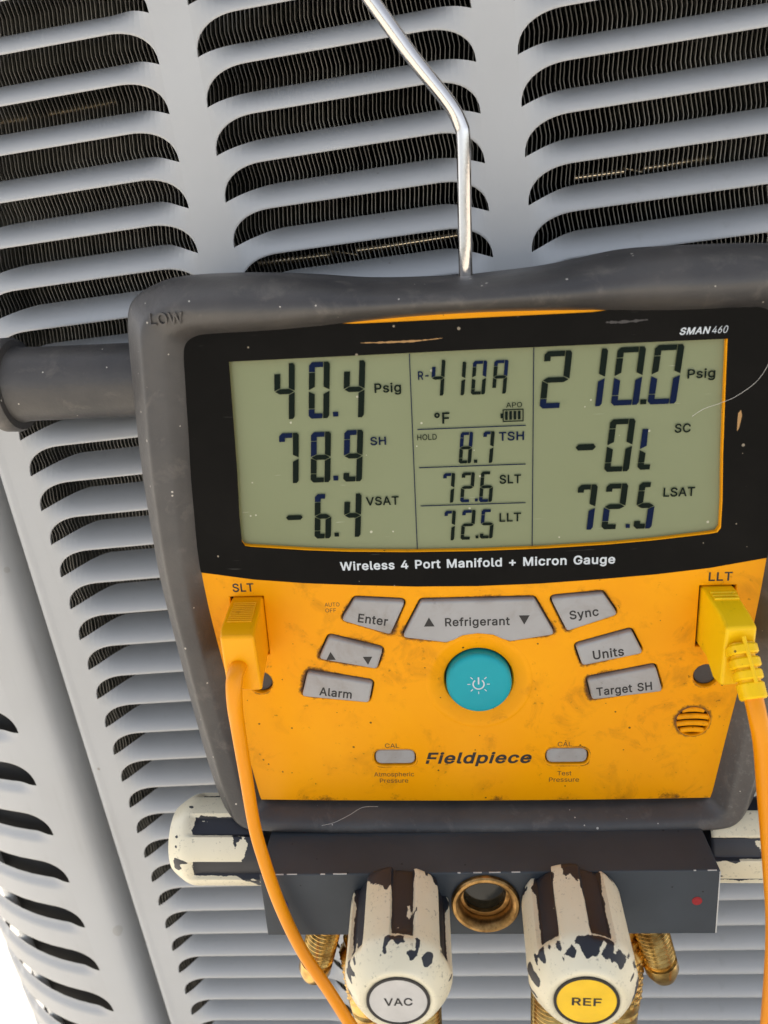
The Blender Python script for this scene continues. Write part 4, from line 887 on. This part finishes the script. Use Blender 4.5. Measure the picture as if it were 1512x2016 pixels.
# sight glass
SG = Matrix.Translation((-.2, -74.4, 28))
sg = lathe('sight_glass', [(12.4, -1), (12.4, 1.4), (11.9, 2.0), (10.9, 2.1), (10.1, 1.5), (9.4, .6), (9.2, -.6), (9.3, -3.2), (9.8, -5.2)], BRONZE, gauge, SG, 56, cap=False)
lathe('lens', [(9.8, -5.2), (7, -4.6), (3, -4.2), (.02, -4.1)], GLASSD, sg, SG, 40, cap=False)
def hexr(r, z, t):
    a = (t % (pi / 3)) - pi / 6; return r / cos(a)
lathe('retainer', [(9.3, -3.4), (9.1, -3.0), (8.0, -3.0), (7.8, -4.6)], BRONZE, sg, SG, 48, rfun=lambda r, z, t: r * (1 - .07 * sstep(sin(t - 3.6), .2, .5)) if r < 8.8 else r, cap=False)

def knob(M, seed, label, stick=None, word=None, rot=0.0, worn=.1):
    """fluted valve knob, axis +z of M, length 40"""
    rr = random.Random(seed); seg = 192
    zs = [0, .6, 1.4, 3, 5, 8, 11, 14, 17, 20, 23, 26, 28, 29.5, 31, 32.5, 34, 35.5, 37, 38.2, 39.2, 39.8, 40.0, 39.9, 39.7]
    R = [17.0, 17.6, 17.8] + [17.95] * 9 + [18.0, 18.0, 17.9, 17.5, 16.8, 15.9, 14.9, 14.0, 13.2, 12.6, 12.0, 10.9, 10.6]
    vs_, fs, pt = [], [], []
    ox = rr.uniform(0, 60)
    for i, (z, r) in enumerate(zip(zs, R)):
        for k in range(seg):
            t = 2 * pi * k / seg
            a = ((t - rot) / (2 * pi / 6)) % 1.0           # 0..1 within one rib + flute
            rib = sstep(a, .0, .05) - sstep(a, .56, .61)   # 1 on the rib
            flute = (1 - rib) * (1 - sstep(z, 27, 32.5))
            q = r - 2.0 * flute
            # ribs are flat-topped
            vs_.append(M @ Vector((q * cos(t), q * sin(t), z)))
            X_, Y_, Z_ = cos(t) * 17, sin(t) * 17, z
            nz_ = lambda f, o_: noise.noise((X_ * f + ox + o_, Y_ * f - o_, Z_ * f * .7 + ox * .3))
            big, mid, fin = nz_(.07, 0), nz_(.17, 9), nz_(.42, 21)
            p = -.5 + 1.45 * flute                                        # paint sits in the flutes
            p -= flute * 1.5 * max(0.0, mid * .9 + fin * .5 - .18)           # flaked away in places
            edge_ = abs(a - .585) < .06 or a < .07 or a > .95
            p += (.55 * max(0, mid + fin) if edge_ else 0)
            p += (1 - sstep(z, 1.5, 9 + 14 * max(0, big) + 5 * fin)) * (1.15 + 1.6 * big + .7 * fin)
            ch_ = sstep(z, 29.5, 31.5) * (1 - sstep(z, 36.2, 37.6))
            p += ch_ * (worn + 1.7 * mid + 1.0 * fin)
            p += 1.15 * max(0, fin + .6 * mid - .2) * (1 - flute)
            if z >= 37.9: p -= 1.2
            pt.append(p)
    n = len(zs)
    for i in range(n - 1):
        for k in range(seg): fs.append((i * seg + k, i * seg + (k + 1) % seg, (i + 1) * seg + (k + 1) % seg, (i + 1) * seg + k))
    fs.append(tuple(range(seg))[::-1]); fs.append(tuple((n - 1) * seg + k for k in range(seg)))
    o = mesh('valve_knob', vs_, fs, KNOB, gauge, sharp=38)
    a = o.data.attributes.new('paint', 'FLOAT', 'POINT'); a.data.foreach_set('value', pt)
    o['label'] = label
    if stick:
        lathe('cap_ring', [(10.3, 39.2), (10.3, 40.15), (9.4, 40.15), (9.4, 39.5)], INK, o, M, 56, cap=False)
        lathe('cap_sticker', [(9.45, 39.9), (9.3, 40.05), (.02, 40.08)], stick, o, M, 56, cap=False)
        t_ = text(word, -4.6, 4.6, -1.75, 3.3, 40.16, INK, o, .16)
        t_.data.transform(Matrix.Scale(1 / MM, 4)); t_.data.transform(M); t_.data.transform(Matrix.Scale(MM, 4))
    return o
knob(Matrix.Translation((-31.4, -74.6, 28)) @ Matrix.Rotation(radians(2), 4, 'X') @ Matrix.Rotation(radians(1.5), 4, 'Y'), 11, 'vacuum valve knob with grey VAC cap', STICKG, 'VAC', radians(90 - 12 + 17))
knob(Matrix.Translation((30.4, -73.4, 28)) @ Matrix.Rotation(radians(2), 4, 'X') @ Matrix.Rotation(radians(-1.5), 4, 'Y'), 23, 'refrigerant valve knob with yellow REF cap', STICKY, 'REF', radians(90 - 26 + 17), worn=1.15)
knob(axis(Vector((-86, -75.4, -7)), (-1, 0, 0), Vector((0, 0, 1))), 31, 'low side valve knob on the left end', rot=radians(38))
knob(axis(Vector((86, -73.4, -7)), (1, 0, 0), Vector((0, 0, 1))), 47, 'high side valve knob on the right end', rot=radians(20))
for s in (-1, 1):
    lathe('knob_collar', [(13, -4), (13, .5)], ANOD, gauge, axis(Vector((s * 82.4, -74.5, -7)), (s, 0, 0)), 32)

# brass service ports
def threads(r, z0, z1, pitch=1.5, d=.75):
    out = []; z = z0
    while z < z1 - 1e-6:
        out += [(r - d, z), (r, z + pitch * .4), (r, z + pitch * .55), (r - d, z + pitch * .95)]; z += pitch
    return out
def flare(p, d):
    prof = [(7.6, -4), (7.6, 9), (6.4, 10), (5.9, 11)] + threads(6.8, 11.5, 31, 1.95, .75) + [(5.9, 31.4), (5.9, 32.6), (6.7, 33), (6.7, 37.2), (5.0, 41), (4.2, 41.3), (3.2, 40.6), (2.8, 30)]
    return lathe('flare_fitting', prof, BRASS, gauge, axis(p, d), 36, sharp=28)
flare(Vector((-60.2, -90, 10)), (-.26, -.965, .0)); flare(Vector((60.2, -88, 10)), (.26, -.965, .0))
def knurled(p, d):
    M = axis(p, d)
    prof = [(5.2, -2), (5.2, 22), (6.6, 22.5), (6.6, 26), (7.6, 27)] 
    o = lathe('hose_coupler', prof + [(9.2, 29.5)], BRASS, gauge, M, 40, sharp=30)
    # diamond knurl
    seg, nz = 60, 26; vs_, fs = [], []
    for i in range(nz + 1):
        z = 29.5 + i * .85
        for k in range(seg):
            t = 2 * pi * k / seg
            h = abs(((k * .25 + i * .25) % 1) - .5) + abs(((k * .25 - i * .25) % 1) - .5)
            r = 9.1 + .75 * (h - .5)
            vs_.append(M @ Vector((r * cos(t), r * sin(t), z)))
    for i in range(nz):
        for k in range(seg): fs.append((i * seg + k, i * seg + (k + 1) % seg, (i + 1) * seg + (k + 1) % seg, (i + 1) * seg + k))
    mesh('knurl', vs_, fs, BRASS, o, smooth=True, sharp=20)
    lathe('nut', [(8.6, 51.6), (8.9, 53), (8.9, 56), (7.4, 57), (7.4, 58), (8.4, 59), (8.4, 66), (7, 67), (7, 80)], BRASS, o, M, 30, sharp=28)
    return o
knurled(Vector((-52.5, -88, 8)), (.08, -1, .02)); knurled(Vector((54.5, -86, 8)), (-.02, -1, .02))
for u in (-27.5, 27.5):
    lathe('threaded_port', [(7.4, 0), (7.4, 20)] + threads(9.0, 21, 90, 2.2, .85), BRASS, gauge, axis(Vector((u, -88, 8)), (0, -1, 0)), 36, sharp=28)

# ------------------------------------------------------------------ temperature probe leads (plugged in: things of their own)
def probe(name_label, base_uvw, cat='probe lead'):
    M = MD @ Matrix.Translation(Vector(base_uvw) * MM)
    return empty('temperature_probe_lead', M, name_label, cat, 'temperature probe leads')
def loft(name, rings, mat, parent, bevel, off, seg=3):
    """closed box through several 4-corner sections"""
    vs_, fs = [], []
    for r in rings: vs_ += [Vector(p) - off for p in r]
    n = len(rings[0])
    for i in range(len(rings) - 1):
        for k in range(n): fs.append((i * n + k, i * n + (k + 1) % n, (i + 1) * n + (k + 1) % n, (i + 1) * n + k))
    fs.append(tuple(range(n))[::-1]); fs.append(tuple((len(rings) - 1) * n + k for k in range(n)))
    o = mesh(name, vs_, fs, mat, parent, smooth=True, sharp=40)
    if bevel:
        b_ = o.modifiers.new('bevel', 'BEVEL'); b_.width = bevel * MM; b_.segments = seg; b_.limit_method = 'ANGLE'; b_.angle_limit = radians(25); b_.harden_normals = True
    return o
# left: amber plug
o0 = Vector((-83.2, 25, 0)); L = probe('amber plug and smooth orange cable in the left SLT socket', o0)
sec = lambda u0, u1, v0, v1, w: [(u0, v0, w), (u1, v0, w), (u1, v1, w), (u0, v1, w)]
plug = loft('plug', [sec(-88.7, -77.2, 14.0, 36.6, -3), sec(-88.7, -77.2, 14.0, 36.6, 1.0), [(-88.6, 11.0, 17.5), (-76.0, 11.0, 17.5), (-76.0, 34.2, 19.6), (-88.2, 34.2, 19.6)], [(-87.8, 10.6, 21.5), (-75.4, 10.8, 21.5), (-75.8, 32.6, 23.6), (-87.6, 32.6, 23.6)]], PLUGY, L, 1.1, o0)
for i in range(11):
    t = (3.2 + i * 1.25) / 19.6; w = 1 + 18.6 * t; v = 36.6 - 2.4 * t
    tube('grip_rib', [Vector((-86.9 + .2 * t, v + .05, w)) - o0, Vector((-78.8 + 1.0 * t, v + .05, w)) - o0], .36, PLUGY, plug, 8, 1, smooth_path=False, side=Vector((0, 0, 1)))
cp_ = [(-82.3, 21.3, 19), (-82.6, 21.0, 23.5), (-83.3, 18.0, 27.3), (-83.8, 10, 28.2), (-84.0, 0, 27.4), (-83.0, -19, 28.5), (-81.6, -38, 30.5), (-78.9, -51, 33), (-74.6, -70, 34.5), (-68.4, -90, 35), (-59.7, -108, 36), (-52.5, -125, 36), (-44, -145, 35), (-36, -170, 32)]
tube('cable', [Vector(p) - o0 for p in cp_], lambda t: (2.2, 2.9 - .62 * sstep(t, .15, .45) + .1 * sstep(t, .7, .9)), CABLE, L, 18, 7)
# right: lemon plug with ribbed strain relief
o1 = Vector((83.2, 25, 0)); Rr = probe('lemon yellow plug with ribbed strain relief in the right LLT socket', o1)
plug = loft('plug', [sec(77.7, 88.9, 14.0, 36.4, -3), sec(77.7, 88.9, 14.0, 36.4, 2), [(78.1, 13.6, 8), (88.8, 13.6, 8), (88.4, 35.4, 8), (78.3, 35.4, 8)], [(78.8, 8.8, 14.5), (89.2, 9.4, 14.5), (89.2, 33.5, 14.5), (79.4, 33.2, 14.5)], [(79.8, 8.6, 19.5), (89.8, 9.6, 19.5), (89.8, 31.0, 20.5), (79.8, 30.6, 20.5)]], PLUGY2, Rr, 1.2, o1)
for i in range(3):
    w = 4.2 + i * 1.9; v = 36.1 - i * .25
    tube('grip_rib', [Vector((79.3 + .1 * i, v, w)) - o1, Vector((87.6, v, w)) - o1], .55, PLUGY2, plug, 8, 1, smooth_path=False, side=Vector((0, 0, 1)))
a0, a1 = Vector((84.8, 24.5, 19.5)), Vector((86.6, 10.5, 30.5)); dr = (a1 - a0).normalized()
def oval(c, rx, ry, n=20):
    y = dr.cross(Vector((1, 0, 0))).normalized(); x = y.cross(dr)
    return [c + x * (rx * abs(cos(2 * pi * k / n)) ** .7 * (1 if cos(2 * pi * k / n) >= 0 else -1)) + y * (ry * abs(sin(2 * pi * k / n)) ** .7 * (1 if sin(2 * pi * k / n) >= 0 else -1)) for k in range(n)]
core = loft('strain_relief', [oval(a0, 3.8, 4.0), oval(a0.lerp(a1, .5), 3.4, 3.6), oval(a1, 3.2, 3.2)], PLUGY2, Rr, 0, o1)
for i, (t, rx, ry) in enumerate(((.12, 4.9, 5.4), (.36, 4.7, 5.0), (.58, 4.4, 4.7), (.86, 4.1, 4.2))):
    hw = .09 if i < 3 else .15
    loft('strain_ring', [oval(a0.lerp(a1, t - hw), rx - .5, ry - .5), oval(a0.lerp(a1, t - hw + .03), rx, ry), oval(a0.lerp(a1, t + hw - .03), rx, ry), oval(a0.lerp(a1, t + hw), rx - .5, ry - .5)], PLUGY2, core, 0, o1)
tube('spine', [Vector(p) - o1 for p in (a0 + Vector((-.2, 4.3, 3.2)), a0.lerp(a1, .45) + Vector((.2, 3.9, 2.8)), a0.lerp(a1, .8) + Vector((.5, 3.4, 2.4)))], .7, PLUGY2, core, 8, 4)
cq = [a0.lerp(a1, .8), a1, Vector((87.3, 5.5, 33.2)), Vector((89.2, -4, 34.5)), Vector((92.0, -22.6, 34.5)), Vector((95.6, -49.6, 36)), Vector((99.6, -82, 36)), Vector((102, -130, 35)), Vector((103, -180, 34))]
tube('cable', [p - o1 for p in cq], 2.95, CABLE, Rr, 18, 7)

# ------------------------------------------------------------------ loose fibres stuck to the gauge
def fibre(label, pts, r=.07):
    c = Vector(pts[0]); M = MD @ Matrix.Translation(c * MM)
    e = tube('lint_fibre', [Vector(p) - c for p in pts], r, LINT, None, 5, 8)
    e.matrix_world = M
    return tag(e, label, 'lint', 'fibres of lint on the gauge')
fibre('long pale fibre curling across the right edge of the display', [(70.5, 97.2, .5), (74, 99.5, .6), (79, 101.2, .7), (84, 103.3, .6), (90, 108, .7), (93.5, 114.5, .6), (94.4, 120, .6)])
fibre('pale hair on the lower left rubber lip of the gauge', [(-62, -57.5, 7.2), (-57, -56.2, 7), (-51, -53.5, 6), (-46, -51.5, 4.2), (-40, -51.6, 3.6)], .06)
